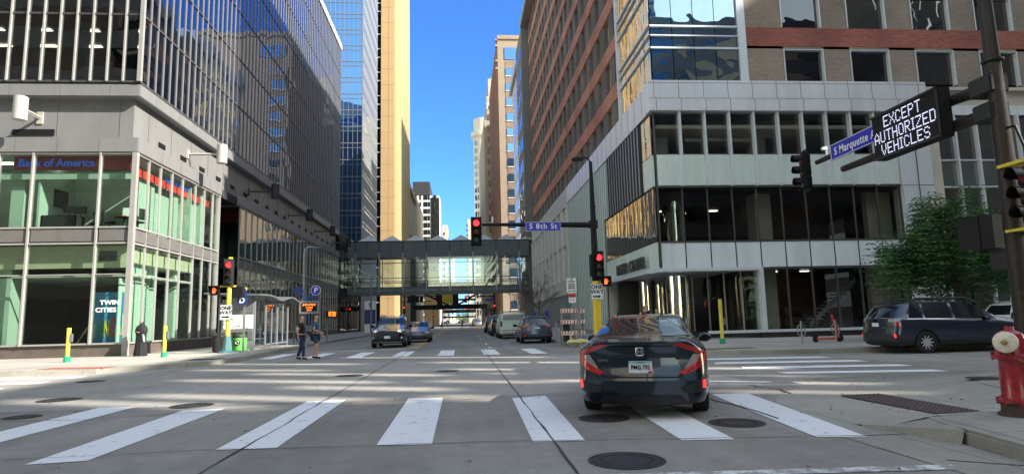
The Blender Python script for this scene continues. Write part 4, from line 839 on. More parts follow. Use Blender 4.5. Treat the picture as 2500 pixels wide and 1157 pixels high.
def ped_signal(t, c, face, hand=True):
    f = Vector((face[0], face[1], 0)).normalized(); ang = math.atan2(f.y, f.x)+PI/2
    mt = Matrix.Translation(Vector(c)) @ Matrix.Rotation(ang, 4, 'Z')
    MB().box(-.22,.22,-.09,.12,-.22,.22).box(-.24,.24,-.25,-.09,.2,.225).box(-.24,-.22,-.25,-.09,-.1,.2).box(.22,.24,-.25,-.09,-.1,.2).xf(mt).build('pedestrian_signal', 'black', t, bev=.01)
    if hand:
        h = MB().box(-.07,.05,-.1,-.095,-.13,.02)
        for i in range(4): h.tube([(-.06+.033*i,-.097,.0),(-.068+.038*i,-.097,.135-.02*abs(i-1.5))], .013, 6)
        h.tube([(.04,-.097,-.05),(.105,-.097,.03)], .015, 6).xf(mt).build('hand_symbol', 'hand_glow', t)
def plate_sign(t, c, wd, ht, m, ang=0, edge=None, name='sign_plate'):
    mt = Matrix.Translation(Vector(c)) @ Matrix.Rotation(ang, 4, 'Z')
    MB().box(-wd/2,wd/2,-.012,.0,-ht/2,ht/2).xf(mt).build(name, m, t, bev=.004)
def one_way(t, c):
    x, y, z = c; plate_sign(t, c, .55, .70, 'sign_white')
    fr = MB().box(x-.255,x+.255,y-.016,y-.012,z+.318,z+.33).box(x-.255,x+.255,y-.016,y-.012,z-.33,z-.318).box(x-.262,x-.25,y-.016,y-.012,z-.33,z+.33).box(x+.25,x+.262,y-.016,y-.012,z-.33,z+.33)
    fr.build('border', 'black', t)
    text('lettering', 'ONE', .24, (x,y-.018,z+.20), FRONT, 'black', t, bold=.006); text('lettering', 'WAY', .24, (x,y-.018,z-.01), FRONT, 'black', t, bold=.006)
    MB().add([(x-.19,y-.018,z-.25),(x+.05,y-.018,z-.25),(x+.05,y-.018,z-.29),(x+.2,y-.018,z-.215),(x+.05,y-.018,z-.14),(x+.05,y-.018,z-.18),(x-.19,y-.018,z-.18)], [tuple(range(7))]).build('arrow', 'black', t)
# left corner signal on a yellow pole
t = root('traffic_signal', (-11.1,31.0,.15), 'yellow traffic signal pole with green base and ONE WAY sign on the left corner', 'traffic light')
MB().lathe((-11.1,31,.15), [(.42,0),(.42,.05),(.24,.1),(.19,.35),(.13,.8)], 8).build('base', 'teal_base', t); MB().cyl((-11.1,31),.105,.9,3.2,18).build('pole', 'yellow', t, smooth=True)
signal_head(t, (-11.1,30.85,3.95), (.18,-1), body='charcoal'); ped_signal(t, (-11.75,30.95,3.1), (.1,-1))
MB().box(-11.7,-10.8,30.95,31.05,3.26,3.34).cyl((-11.1,31),.06,3.2,3.4).box(-11.15,-11.0,30.95,31.05,4.58,4.7).build('bracket', 'yellow', t)
MB().box(-10.98,-10.5,31.0,31.3,2.75,3.3).build('rear_signal', 'black', t, bev=.02); one_way(t, (-11.17,30.86,2.05))
# mast-arm signal on the right corner, S 8th St
t = root('mast_arm_signal', (6.05,27.6,.15), 'dark mast arm over the street with red light and blue S 8th St sign', 'traffic light')
x, y = 6.05, 27.6
MB().tube([(x,y,.15),(x,y,3.0)], [.20,.18], 18).build('pole_base', 'yellow_deep', t, smooth=True); MB().tube([(x,y,3.0),(x,y,5.5),(x-.02,y,8.5)], [.17,.135,.075], 16).lathe((x,y,6.35), [(.11,0),(.14,.02),(.14,.08),(.1,.1)], 14).build('pole', 'black', t, smooth=True)
MB().tube([(x,y,5.55),(x-3,y,5.60),(.98,y,5.62)], [.13,.095,.06], 14).lathe((x,y,5.4), [(.2,0),(.2,.35)], 12).build('mast_arm', 'black', t, smooth=True)
MB().tube([(x-.02,y,8.35),(x-.1,y,8.62),(x-.35,y,8.72)], .04, 8).build('lamp_arm', 'black', t); MB().lathe((x-.62,y,8.62), [(.05,-.06),(.26,-.05),(.30,0),(.22,.07),(.05,.11)], 20).build('lamp_head', 'charcoal', t, smooth=True)
signal_head(t, (.72,y-.05,5.32), (0,-1)); signal_head(t, (x+.12,y-.22,3.68), (0,-1)); ped_signal(t, (x+.45,y-.05,2.98), (-.2,-1))
MB().box(x-.25,x-.1,y-.3,y+.1,3.2,4.2).box(x,x+.4,y-.03,y+.03,3.16,3.2).build('side_signal', 'black', t, bev=.02)
one_way(t, (x-.02,y-.22,2.52))
MB().box(2.92,4.52,y-.15,y-.12,5.27,5.70).build('street_name_sign', 'sign_blue', t, bev=.006); text('lettering', 'S 8th St', .33, (3.72,y-.16,5.485), FRONT, 'sign_white', t, bold=.004, sp=1.15, sx=1.05)
MB().box(2.94,4.50,y-.153,y-.15,5.285,5.30).box(2.94,4.50,y-.153,y-.15,5.67,5.685).box(2.94,2.955,y-.153,y-.15,5.285,5.685).box(4.485,4.50,y-.153,y-.15,5.285,5.685).build('border', 'sign_white', t)
MB().box(x+.1,x+.13,y-.1,y+.3,4.45,4.75).build('side_name_sign', 'sign_blue', t); MB().lathe((1.45,y,5.7), [(.04,0),(.05,.2),(.02,.3)], 8).build('camera_sensor', 'white', t)
# big mast at the near right corner with the message sign
t = root('message_mast', (10.5,10.9,.15), 'rust brown mast at right carrying the LED message board and S Marquette Av sign', 'traffic light')
x, y = 10.5, 10.9
MB().tube([(x,y,.15),(x,y,1.2),(x,y,9.5)], [.20,.19,.10], 20).lathe((x,y,6.15), [(.14,0),(.19,.02),(.19,.07),(.14,.09)], 16).build('pole', 'pole_brown', t, smooth=True)
MB().tube([(x,y,5.72),(x,11.9,5.78),(x,17.1,5.74)], [.13,.12,.07], 14).build('upper_arm', 'pole_brown', t, smooth=True); MB().tube([(x,y,5.2),(x,12.2,5.22),(x,15.9,5.25)], [.13,.12,.085], 14).build('lower_arm', 'pole_brown', t, smooth=True)
MB().box(x-.2,x+.2,y-.1,y+.45,5.55,5.92).box(x-.2,x+.2,y-.05,y+.42,5.02,5.38).build('arm_clamp', 'charcoal', t, bev=.03)
MB().box(x-.42,x-.12,11.86,14.0,4.97,6.05).build('message_board', 'black', t, bev=.02); MB().box(x-.45,x-.42,11.86,14.0,6.0,6.05).box(x-.45,x-.42,11.86,14.0,4.97,5.02).box(x-.45,x-.42,11.86,11.9,5,6.03).build('board_frame', 'charcoal', t)
# dot-matrix letters
FONT = {'E':'11111 10000 10000 11110 10000 10000 11111','X':'10001 10001 01010 00100 01010 10001 10001','C':'01110 10001 10000 10000 10000 10001 01110','P':'11110 10001 10001 11110 10000 10000 10000','T':'11111 00100 00100 00100 00100 00100 00100','A':'00100 01010 10001 10001 11111 10001 10001','U':'10001 10001 10001 10001 10001 10001 01110','H':'10001 10001 10001 11111 10001 10001 10001','O':'01110 10001 10001 10001 10001 10001 01110','R':'11110 10001 10001 11110 10100 10010 10001','I':'111 010 010 010 010 010 111','Z':'11111 00001 00010 00100 01000 10000 11111','D':'11110 10001 10001 10001 10001 10001 11110','V':'10001 10001 10001 10001 01010 01010 00100','L':'10000 10000 10000 10000 10000 10000 11111','S':'01110 10001 10000 01110 00001 10001 01110'}
def led(word, yc, z1, dy, dz):
    rows = [FONT[ch].split() for ch in word]; wd = sum(len(r[0])+1 for r in rows)-1; mb = MB(); cx = 0
    for r in rows:
        for j, line in enumerate(r):
            for i, b in enumerate(line):
                if b == '1':
                    yy = yc + (wd/2-(cx+i))*dy; zz = z1 - j*dz; mb.box(x-.43,x-.422,yy-dy*.33,yy+dy*.33,zz-dz*.33,zz+dz*.33)
        cx += len(r[0])+1
    mb.build('led_lettering', 'led_white', t)
led('EXCEPT', 12.95, 5.94, .0345, .040); led('AUTHORIZED', 12.93, 5.60, .0345, .040); led('VEHICLES', 12.93, 5.26+.02, .0345, .038)
MB().box(x-.18,x-.15,14.06,16.13,5.53,5.98).build('street_name_sign', 'sign_blue', t, bev=.01); text('lettering', 'S Marquette Av', .30, (x-.185,15.02,5.74), FACE_MX, 'sign_white', t, bold=.004, sx=.88, sp=1.1)
MB().box(x-.184,x-.18,14.08,16.11,5.545,5.56).box(x-.184,x-.18,14.08,16.11,5.95,5.965).box(x-.184,x-.18,16.095,16.11,5.55,5.96).build('border', 'sign_white', t)
signal_head(t, (x,17.75,5.65), (-1,.15), lit='none', backplate=True); MB().tube([(x,16.6,5.8),(x,16.6,6.1)], .02, 6).box(x-.12,x+.02,16.55,16.65,5.98,6.06).build('camera_sensor', 'white', t)
signal_head(t, (x-.1,10.35,3.42), (-1,.1), lit='none', backplate=False); MB().box(x-.2,x+.1,10.2,10.9,4.02,4.08).box(x-.2,x+.1,10.2,10.9,2.78,2.83).build('bracket', 'yellow', t)
bx_ = MB().box(-.22,.22,-.10,.14,-.33,.33).box(-.24,.24,-.5,-.10,.31,.33).box(-.24,-.22,-.5,-.10,-.33,.33).box(.22,.24,-.5,-.10,-.33,.33)
bx_.xf(Matrix.Translation((x-.05,11.35,2.86)) @ Matrix.Rotation(R(200), 4, 'Z')).build('hooded_signal', 'black', t, bev=.01); MB().box(x-.1,x+.05,11.0,11.45,2.1,2.5).build('control_box', 'charcoal', t, bev=.02)
MB().tube([(x,10.8,4.8),(x-.1,10.5,4.75),(x-.12,10.35,4.3),(x-.1,10.38,4.0)], .025, 8).build('cable', 'black', t)
tag(MB().lathe((10.95,11.25,.15), [(.3,0),(.3,.1),(.27,.12),(.27,1.0),(.31,1.02),(.31,1.12),(.2,1.2)], 22).build('litter_bin', 'charcoal', smooth=True), 'dark round litter bin behind the hydrant at the right edge', 'bin')
# hydrant
t = root('fire_hydrant', (6.36,6.85,.15), 'dark red fire hydrant with a white side cap at the right edge', 'hydrant')
c = (6.36,6.85,.15)
MB().lathe(c, [(.20,0),(.20,.03),(.165,.05),(.165,.13),(.19,.14),(.19,.16)], 28).build('foot', 'hyd_base', t, smooth=True)
MB().lathe(c, [(.205,.16),(.205,.185),(.16,.20),(.148,.24),(.140,.62),(.15,.645),(.20,.65),(.205,.69),(.17,.70),(.155,.73),(.150,.84),(.125,.93),(.075,.965),(.05,.97),(.045,1.01),(.01,1.015)], 30).build('barrel', 'hydrant_red', t, smooth=True)
bl = MB()
for k in range(8):
    a = k*PI/4+.2; bl.cyl((c[0]+.183*math.cos(a),c[1]+.183*math.sin(a)),.016,.28,.36,6); bl.cyl((c[0]+.183*math.cos(a),c[1]+.183*math.sin(a)),.016,.78,.87,6)
bl.build('bolt', 'hydrant_red', t)
def dirlathe(c, d, prof, n=24):
    q = Vector(d).to_track_quat('Z', 'Y').to_matrix().to_4x4(); return MB().lathe((0,0,0), prof, n).xf(Matrix.Translation(Vector(c)) @ q)
dv = Vector((-.80,-.6,0)).normalized(); cc = Vector((6.36,6.85,.99))
dirlathe(cc+dv*.10, dv, [(.085,0),(.085,.10),(.095,.10)]).build('outlet', 'hydrant_red', t, smooth=True)
cp = sub(dirlathe(cc+dv*.19, dv, [(.112,0),(.118,.02),(.118,.085),(.10,.10),(.04,.105)]).build('outlet_cap', 'cap_white', t, smooth=True)); dirlathe(cc+dv*.29, dv, [(.032,0),(.03,.04),(.018,.05)], 6).build('nut', 'brass', cp)
dv2 = Vector((.8,-.6,0)); dirlathe(cc+dv2*.10-Vector((0,0,.02)), dv2, [(.05,0),(.05,.08),(.07,.08),(.07,.13),(.03,.14)]).build('outlet', 'hydrant_red', t, smooth=True)
ch = MB(); P0, P1 = cc+dv*.20+Vector((0,0,-.12)), Vector((6.62,6.72,.74))
for k in range(26):
    u = k/25; p = P0.lerp(P1, u)+Vector((0,-.13*math.sin(PI*u),-.10*math.sin(PI*u))); a = Vector((.012,.004,0)) if k % 2 else Vector((0,0,.012)); ch.tube([p-a,p+a+Vector((.008,0,-.004))], .006, 5)
ch.build('chain', 'brass', t)
# pedestrian push-button posts
def ped_post(loc, label, tall=1.3, base='green_base'):
    x, y, z = loc; t = root('push_button_post', loc, label, 'post', 'yellow push button posts')
    MB().cyl((x,y),.075,z+.15,z+tall,18).lathe((x,y,z+tall), [(.085,0),(.085,.02),(.06,.03)], 18).build('post', 'yellow', t, smooth=True); MB().lathe((x,y,z), [(.13,0),(.13,.05),(.12,.20),(.095,.23)], 8).build('base', base, t)
    MB().box(x+.06,x+.16,y-.06,y+.04,z+.78,z+1.1).build('push_button', 'galv', t, bev=.01)
ped_post((-15.45,26.2,.15),'leftmost yellow push button post, before the brown shop base'); ped_post((-12.75,28.3,.15),'yellow push button post right of the black robed woman'); ped_post((11.05,26.0,.15),'yellow push button post before the entry glass on the right corner', 1.85)
# cycle racks
for (x, y), lb in (((13.4,23.9),'left steel ring bicycle rack'),((15.35,24.75),'steel ring bicycle rack beside the red scooter')):
    t = root('bicycle_rack', (x,y,.15), lb, 'bicycle rack', 'steel ring bicycle racks'); MB().tube([(x,y,.15),(x,y,1.05)], .035, 10).build('post', 'galv', t); MB().tube([(x+.17*math.cos(a),y,.68+.24*math.sin(a)) for a in [2*PI*k/20 for k in range(21)]], .022, 8).build('ring', 'galv', t)
# scooter
t = root('electric_scooter', (15.2,24.9,.15), 'red electric scooter parked by the ring rack', 'scooter')
x, y, z = 15.15, 24.95, .15
MB().box(x-.55,x+.25,y-.07,y+.07,z+.10,z+.17).tube([(x+.22,y,z+.13),(x+.38,y,z+.22),(x+.42,y,z+.3)], .045, 8).build('deck', 'scooter_red', t, bev=.01)
MB().tube([(x+.43,y,z+.18),(x+.20,y,z+1.12)], [.055,.032], 10).box(x+.3,x+.4,y-.05,y+.05,z+.35,z+.75).build('stem', 'scooter_red', t); MB().tube([(x+.19,y-.25,z+1.15),(x+.19,y+.25,z+1.15)], .02, 8).build('handlebar', 'black', t)
for wx, r in ((x-.58,.12),(x+.47,.15)):
    o = sub(MB().lathe((wx,y,z+r), [(r-.04,-.03),(r,-.025),(r,.025),(r-.04,.03)], 22, axis='y').build('wheel', 'tyre', t)); MB().lathe((wx,y,z+r), [(r-.05,-.02),(r-.05,.02)], 18, axis='y').build('rim', 'rim', o)
MB().box(x-.72,x-.5,y-.05,y+.05,z+.22,z+.27).build('mudguard', 'black', t)
# transit stop pole, bins, shelter, lamp, parking sign
t = root('transit_stop_sign', (-10.5,31.4,.15), 'blue transit stop sign with T and letter D on a grey post', 'sign')
MB().box(-10.55,-10.47,31.4,31.48,.15,3.2).build('post', 'galv', t); MB().lathe((-10.5,31.44,.15), [(.2,0),(.2,.06)], 12).build('foot', 'galv', t)
MB().box(-10.82,-10.38,31.34,31.38,2.85,3.25).build('sign_plate', 'sign_navy', t); MB().box(-10.82,-10.38,31.34,31.38,2.40,2.82).build('sign_plate', 'sign_navy', t); MB().lathe((-10.61,31.335,3.04), [(.10,0),(.10,-.004)], 16, axis='y').build('emblem', 'sign_red', t)
text('lettering', 'T', .26, (-10.61,31.325,3.04), FRONT, 'sign_white', t, bold=.012, sx=1.1); text('lettering', 'D', .36, (-10.6,31.33,2.61), FRONT, 'sign_white', t, bold=.008); MB().add([(-10.5,31.335,3.25),(-10.38,31.335,3.25),(-10.38,31.335,3.08)], [(0,1,2)]).build('corner_flash', 'yellow', t)
def ribbed_bin(x, y, label, m, panel=None, name='litter_bin', h=.95):
    t = root(name, (x,y,.15), label, 'bin'); b = MB()
    for k in range(36): a = 2*PI*k/36; b.tube([(x+.30*math.cos(a),y+.30*math.sin(a),.2),(x+.33*math.cos(a),y+.33*math.sin(a),.15+h*.8),(x+.37*math.cos(a),y+.37*math.sin(a),.15+h)], .018, 4)
    b.build('slats', 'bin_black', t); MB().lathe((x,y,.17), [(.28,0),(.30,h*.75),(.34,h*.78),(.33,h*.82)], 24).build('body', m, t, smooth=True)
    if panel:
        MB().lathe((x,y,.2), [(.325,0),(.355,.62)], 28).build('wrap', panel, t, smooth=True); MB().lathe((x,y,.83), [(.358,0),(.362,.08)], 28).build('band', 'bin_black', t)
        c = (x+.02,y-.35,.58); r_ = MB()
        r_.lathe((c[0],c[1],c[2]), [(.13,.0),(.13,-.012)], 24, axis='y').build('badge', 'black', t); q = MB()
        for k in range(3):
            a0 = k*2*PI/3+.3; q.tube([(c[0]+.075*math.cos(a),c[1]-.02,c[2]+.075*math.sin(a)) for a in (a0,a0+.5,a0+1.0,a0+1.5)], .016, 5)
        q.build('recycling_arrows', 'sign_white', t)
ribbed_bin(-11.75,31.8,'black slatted litter bin left of the yellow signal pole','bin_black'); ribbed_bin(-10.95,32.2,'green recycling bin with white arrows behind the signal pole','bin_green','bin_green','recycling_bin')
t = root('bus_shelter', (-11.6,33.5,.15), 'grey steel and glass bus shelter with wavy roof on the left pavement', 'bus shelter')
N = 36; rf = MB(); vs = []
for i in range(N+1):
    y = 32.6+9.4*i/N; zz = 3.0 - .012*(y-32.6) + .13*math.sin((y-33.0)*1.35)*(1 if y > 35.5 else .3)
    vs += [(-12.9,y,zz+.12),(-10.15,y,zz),(-12.9,y,zz+.05),(-10.15,y,zz-.07)]
rf.add(vs, [f for i in range(N) for f in ((4*i,4*i+1,4*i+5,4*i+4),(4*i+2,4*i+6,4*i+7,4*i+3),(4*i+1,4*i+3,4*i+7,4*i+5),(4*i,4*i+4,4*i+6,4*i+2))]+[(0,2,3,1),(4*N,4*N+1,4*N+3,4*N+2)])
rf.build('roof', 'galv', t, smooth=True)
posts = [MB().box(px-.04,px+.04,py-.04,py+.04,.15,2.95) for py in (33.4,35.6,37.8,40.0,41.6) for px in (-12.4,-10.75)]
parts('post', posts, 'grey_paint', t)
parts('glass_panel', [MB().box(-12.42,-12.40,33.5+2.15*k,35.5+2.15*k,.4,2.6) for k in range(4)]+[MB().box(-10.76,-10.74,35.7+2.2*k,37.7+2.2*k,.4,2.6) for k in range(2)]+[MB().box(-12.3,-10.85,py-.01,py+.01,.4,2.6) for py in (35.6,40.0)], 'g_shelter', t)
rails = MB()
for k in range(4): rails.box(-12.43,-12.38,33.45+2.15*k,35.55+2.15*k,1.15,1.2).box(-12.43,-12.38,33.45+2.15*k,35.55+2.15*k,.36,.42)
for k in range(2): rails.box(-10.78,-10.72,35.7+2.2*k,37.7+2.2*k,.34,.4).box(-10.78,-10.72,36.7+2.2*k,36.75+2.2*k,.4,2.6)
rails.build('frame_rail', 'grey_paint', t); MB().box(-12.3,-11.9,36,39.8,.6,.66).build('bench', 'alu', t)
t = root('map_panel', (-11.2,33.2,.15), 'tall pale transit map panel at the near end of the shelter', 'information panel')
MB().box(-12.2,-10.55,33.2,33.3,.2,2.75).build('frame', 'grey_paint', t); MB().box(-12.1,-10.65,33.17,33.2,1.25,1.95).build('map', 'sign_white', t); MB().box(-12.1,-10.65,33.17,33.2,2.05,2.6).build('timetable', 'galv', t); MB().box(-12.1,-10.65,33.17,33.2,.7,1.15).build('notice', 'galv', t)
ml = MB()
for k in range(26): a = Vector((random.uniform(-12.05,-10.75),33.16,random.uniform(1.28,1.9))); b = a+Vector((random.uniform(-.3,.4),0,random.uniform(-.15,.15))); b.x = min(b.x,-10.68); b.z = max(1.27,min(b.z,1.93)); ml.tube([a,b], .006, 4)
ml.build('map_line', 'charcoal', t)
t = root('street_lamp', (-10.2,41.8,.15), 'slim grey street lamp standing among the bus stop signs, left', 'street lamp', 'slim grey street lamps')
MB().tube([(-10.2,41.8,.15),(-10.25,41.8,5.9),(-10.2,41.8,6.3),(-9.95,41.8,6.45),(-9.6,41.8,6.42)], [.12,.09,.08,.06,.05], 12).build('pole', 'grey_paint', t, smooth=True); MB().sphere((-9.45,41.8,6.38), .3, 16, 8, sc=(1.0,1,.25)).build('lamp_head', 'galv', t, smooth=True)
for (x, y, s, lb) in ((-11.0,78,1,'slim grey street lamp under the left part of the footbridge'),(5.9,62,-1,'slim grey street lamp at the right kerb by the bare tree')):
    t = root('street_lamp', (x,y,.15), lb, 'street lamp', 'slim grey street lamps'); MB().tube([(x,y,.15),(x,y,6.6),(x+.1*s,y,7.0),(x+.5*s,y,7.1),(x+.9*s,y,7.05)], [.12,.09,.08,.06,.05], 10).build('pole', 'grey_paint', t, smooth=True); MB().sphere((x+1.1*s,y,7.02), .3, 14, 8, sc=(1,1,.25)).build('lamp_head', 'galv', t, smooth=True)
t = root('departure_display', (-9.2,40.2,.15), 'bus departure display with orange text under a round blue P sign', 'sign')
MB().box(-10.0,-9.92,40.2,40.28,.15,3.0).box(-8.88,-8.80,40.2,40.28,.15,3.2).build('post', 'grey_paint', t); MB().box(-10.1,-8.85,40.1,40.2,2.05,2.85).build('case', 'grey_paint', t, bev=.02); MB().box(-9.95,-9.0,40.08,40.1,2.2,2.72).build('screen', 'black', t)
text('lettering', 'D 8TH STREET', .16, (-9.47,40.07,2.60), FRONT, 'led_orange', t, sx=.8); text('lettering', '3 MIN', .16, (-9.47,40.07,2.43), FRONT, 'led_orange', t); text('lettering', 'DUE', .15, (-9.47,40.07,2.28), FRONT, 'led_orange', t)
MB().box(-9.9,-9.0,40.12,40.16,2.95,3.15).build('name_strip', 'sign_navy', t)
MB().lathe((-9.1,40.15,3.5), [(.31,0),(.31,-.03)], 28, axis='y').build('parking_disc', 'sign_white', t); MB().lathe((-9.1,40.12,3.5), [(.28,0),(.28,-.01)], 28, axis='y').build('parking_face', 'sign_blue', t); text('lettering', 'P', .44, (-9.09,40.105,3.5), FRONT, 'sign_white', t, bold=.008)
MB().lathe((-10.35,40.9,3.5), [(.3,0),(.3,-.02)], 24, axis='y').build('parking_disc', 'sign_navy', t)
tag(MB().cyl((-8.85,42.5),.06,.15,1.1,10).build('bollard', 'galv'), 'short grey bollard at the left kerb behind the two walking men', 'bollard')
t = root('info_kiosk', (-11.7,82,.15), 'white and navy information kiosk under the footbridge', 'sign'); MB().box(-12.4,-11.0,82,82.3,.15,4.2).build('panel', 'sign_white', t); MB().box(-12.4,-11.0,81.95,82,1.3,3.1).build('poster', 'sign_navy', t); text('lettering', 'T', .7, (-11.7,81.93,3.65), FRONT, 'black', t, bold=.02)
# signs, barricade, sandbag, bins on the right pavement
t = root('parking_rule_sign', (5.75,30.2,.15), 'white NO STOPPING sign over a smaller red topped sign on a steel post', 'sign'); x, y = 5.75, 30.4
MB().box(x-.03,x+.03,y,y+.05,.15,3.4).build('post', 'galv', t); plate_sign(t, (x-.32,y-.02,2.98), .48, .72, 'sign_white'); plate_sign(t, (x-.30,y-.02,2.36), .36, .46, 'sign_white'); MB().box(x-.47,x-.13,y-.038,y-.033,2.40,2.57).build('red_header', 'sign_red', t)
for k, (s_, zz) in enumerate((('NO',3.27),('STOPPING',3.16),('7AM-9AM',3.03),('4PM-6PM',2.93),('MON-FRI',2.83))): text('lettering', s_, .105, (x-.32,y-.036,zz), FRONT, 'black', t, sx=.75, bold=.002)
MB().box(x-.45,x-.2,y-.04,y-.034,2.70,2.72).add([(x-.5,y-.037,2.71),(x-.43,y-.037,2.75),(x-.43,y-.037,2.67)], [(0,1,2)]).add([(x-.14,y-.037,2.71),(x-.21,y-.037,2.75),(x-.21,y-.037,2.67)], [(0,1,2)]).build('arrow', 'black', t); text('lettering', '2 HR', .1, (x-.3,y-.036,2.27), FRONT, 'sign_red', t)
def barricade(x, y, label):
    t = root('road_barricade', (x,y,.15), label, 'barricade', 'striped road barricades'); MB().box(x-.27,x-.21,y,y+.05,.15,1.95).box(x+.21,x+.27,y,y+.05,.15,1.95).box(x-.27,x-.21,y+.35,y+.4,.15,1.6).box(x+.21,x+.27,y+.35,y+.4,.15,1.6).build('frame', 'galv', t)
    for k, zz in enumerate((.55,1.1,1.65)):
        o = sub(MB().box(x-.3,x+.3,y-.03,y,zz,zz+.2).build('rail', 'sign_white', t)); q = MB()
        for j in range(4): q.add([(x-.29+.14*j,y-.034,zz+.005),(x-.22+.14*j,y-.034,zz+.005),(x-.18+.14*j,y-.034,zz+.195),(x-.25+.14*j,y-.034,zz+.195)], [(0,1,2,3)])
        q.build('stripe', 'orange_stripe', o)
barricade(5.22,30.9,'orange and white striped barricade left of the post'); barricade(5.95,31.5,'striped barricade right behind the sign post')
sb_ = MB(); random.seed(3)
for cx, cy, a, r in ((5.25,29.9,.3,.2),(5.65,29.8,-.2,.21),(5.95,30.0,.5,.17)):
    ln = MB().sphere((0,0,0), r, 18, 10, sc=(1.0,1,.62)); ln.v = [(p[0]*1.35+.02*math.sin(9*p[1]),p[1]+.02*math.sin(12*p[0]),p[2]+.015*math.sin(14*p[0]+7*p[1])) for p in ln.v]; sb_.merge(ln.xf(Matrix.Translation((cx,cy,.15+r*.55)) @ Matrix.Rotation(a, 4, 'Z')))
sb_.tube([(5.22,29.9,.4),(5.2,29.88,.52),(5.25,29.9,.6)], [.05,.03,.06], 8)
tag(sb_.build('sandbag', 'sand_yellow', smooth=True), 'yellow green sandbags lying at the foot of the barricade', 'sandbags')
t = root('wheelie_bin', (5.45,32.2,.15), 'dark green wheelie bin behind the barricade', 'bin'); MB().box(5.15,5.75,32,32.6,.2,1.15).build('body', 'bin_black', t, bev=.03); MB().box(5.1,5.8,31.95,32.65,1.15,1.25).build('lid', 'charcoal', t, bev=.02); MB().box(5.16,5.2,31.98,32.0,.25,1.1).build('side_panel', 'bin_green', t)
for x, y, lb in ((5.9,43,'small blue topped parking meter by the louvred wall'),(5.9,50,'second parking meter farther along the right kerb')):
    t = root('parking_meter', (x,y,.15), lb, 'parking meter', 'parking meters on the right kerb'); MB().cyl((x,y),.04,.15,1.3,8).build('post', 'galv', t); MB().box(x-.12,x+.12,y-.08,y+.08,1.3,1.9).build('head', 'sign_blue', t, bev=.02)
tag(MB().cyl((5.75,38),.04,.15,1.15,8).build('bollard', 'white_metal'), 'thin white post at the right kerb by the parked wagons', 'bollard')
# far crossing signals
def far_signal(x, y, arm, lb):
    t = root('distant_signal', (x,y,.15), lb, 'traffic light', 'red signals at the far crossings'); MB().cyl((x,y),.15,.15,6.5,10).build('pole', 'black', t)
    if arm: MB().tube([(x,y,5.9),(arm,y,5.9)], .1, 8).build('mast_arm', 'black', t); signal_head(t, (arm,y-.2,5.4), (0,-1))
    signal_head(t, (x,y-.3,3.7), (0,-1))
far_signal(6.3,118.5,.9,'mast arm signal at the next crossing, right'); far_signal(-10.6,118.5,None,'signal post at the next crossing, left'); far_signal(6.3,240,2.0,'small red signal beyond the truss bridge, right'); far_signal(-10.6,240,-6,'small red signal beyond the truss bridge, left')
t = root('gantry', (-10.9,115,.15), 'row of dark signal backs on a gantry over the left pavement at the next crossing', 'traffic light'); MB().tube([(-10.9,115,6),(-3.4,115,6)], .09, 8).tube([(-10.9,115,5.1),(-5.2,115,5.1)], .07, 8).cyl((-10.9,115),.15,.15,6.4,10).build('frame', 'black', t); parts('signal_back', [MB().box(-9.7+.75*k,-9.15+.75*k,114.8,115.1,4.9,6.1) for k in range(4)]+[MB().box(-4.6,-4.0,114.8,115.1,5,6.7)], 'black', t)
MB().box(4.6,6.0,118.2,118.25,5.0,5.4).build('street_name_sign', 'sign_blue', None)
o = bpy.data.objects['street_name_sign'] if 'street_name_sign' in bpy.data.objects and bpy.data.objects['street_name_sign'].parent is None else [q for q in bpy.data.objects if q.name.startswith('street_name_sign') and q.parent is None][0]
tag(o, 'small blue street name sign at the next crossing', 'sign')

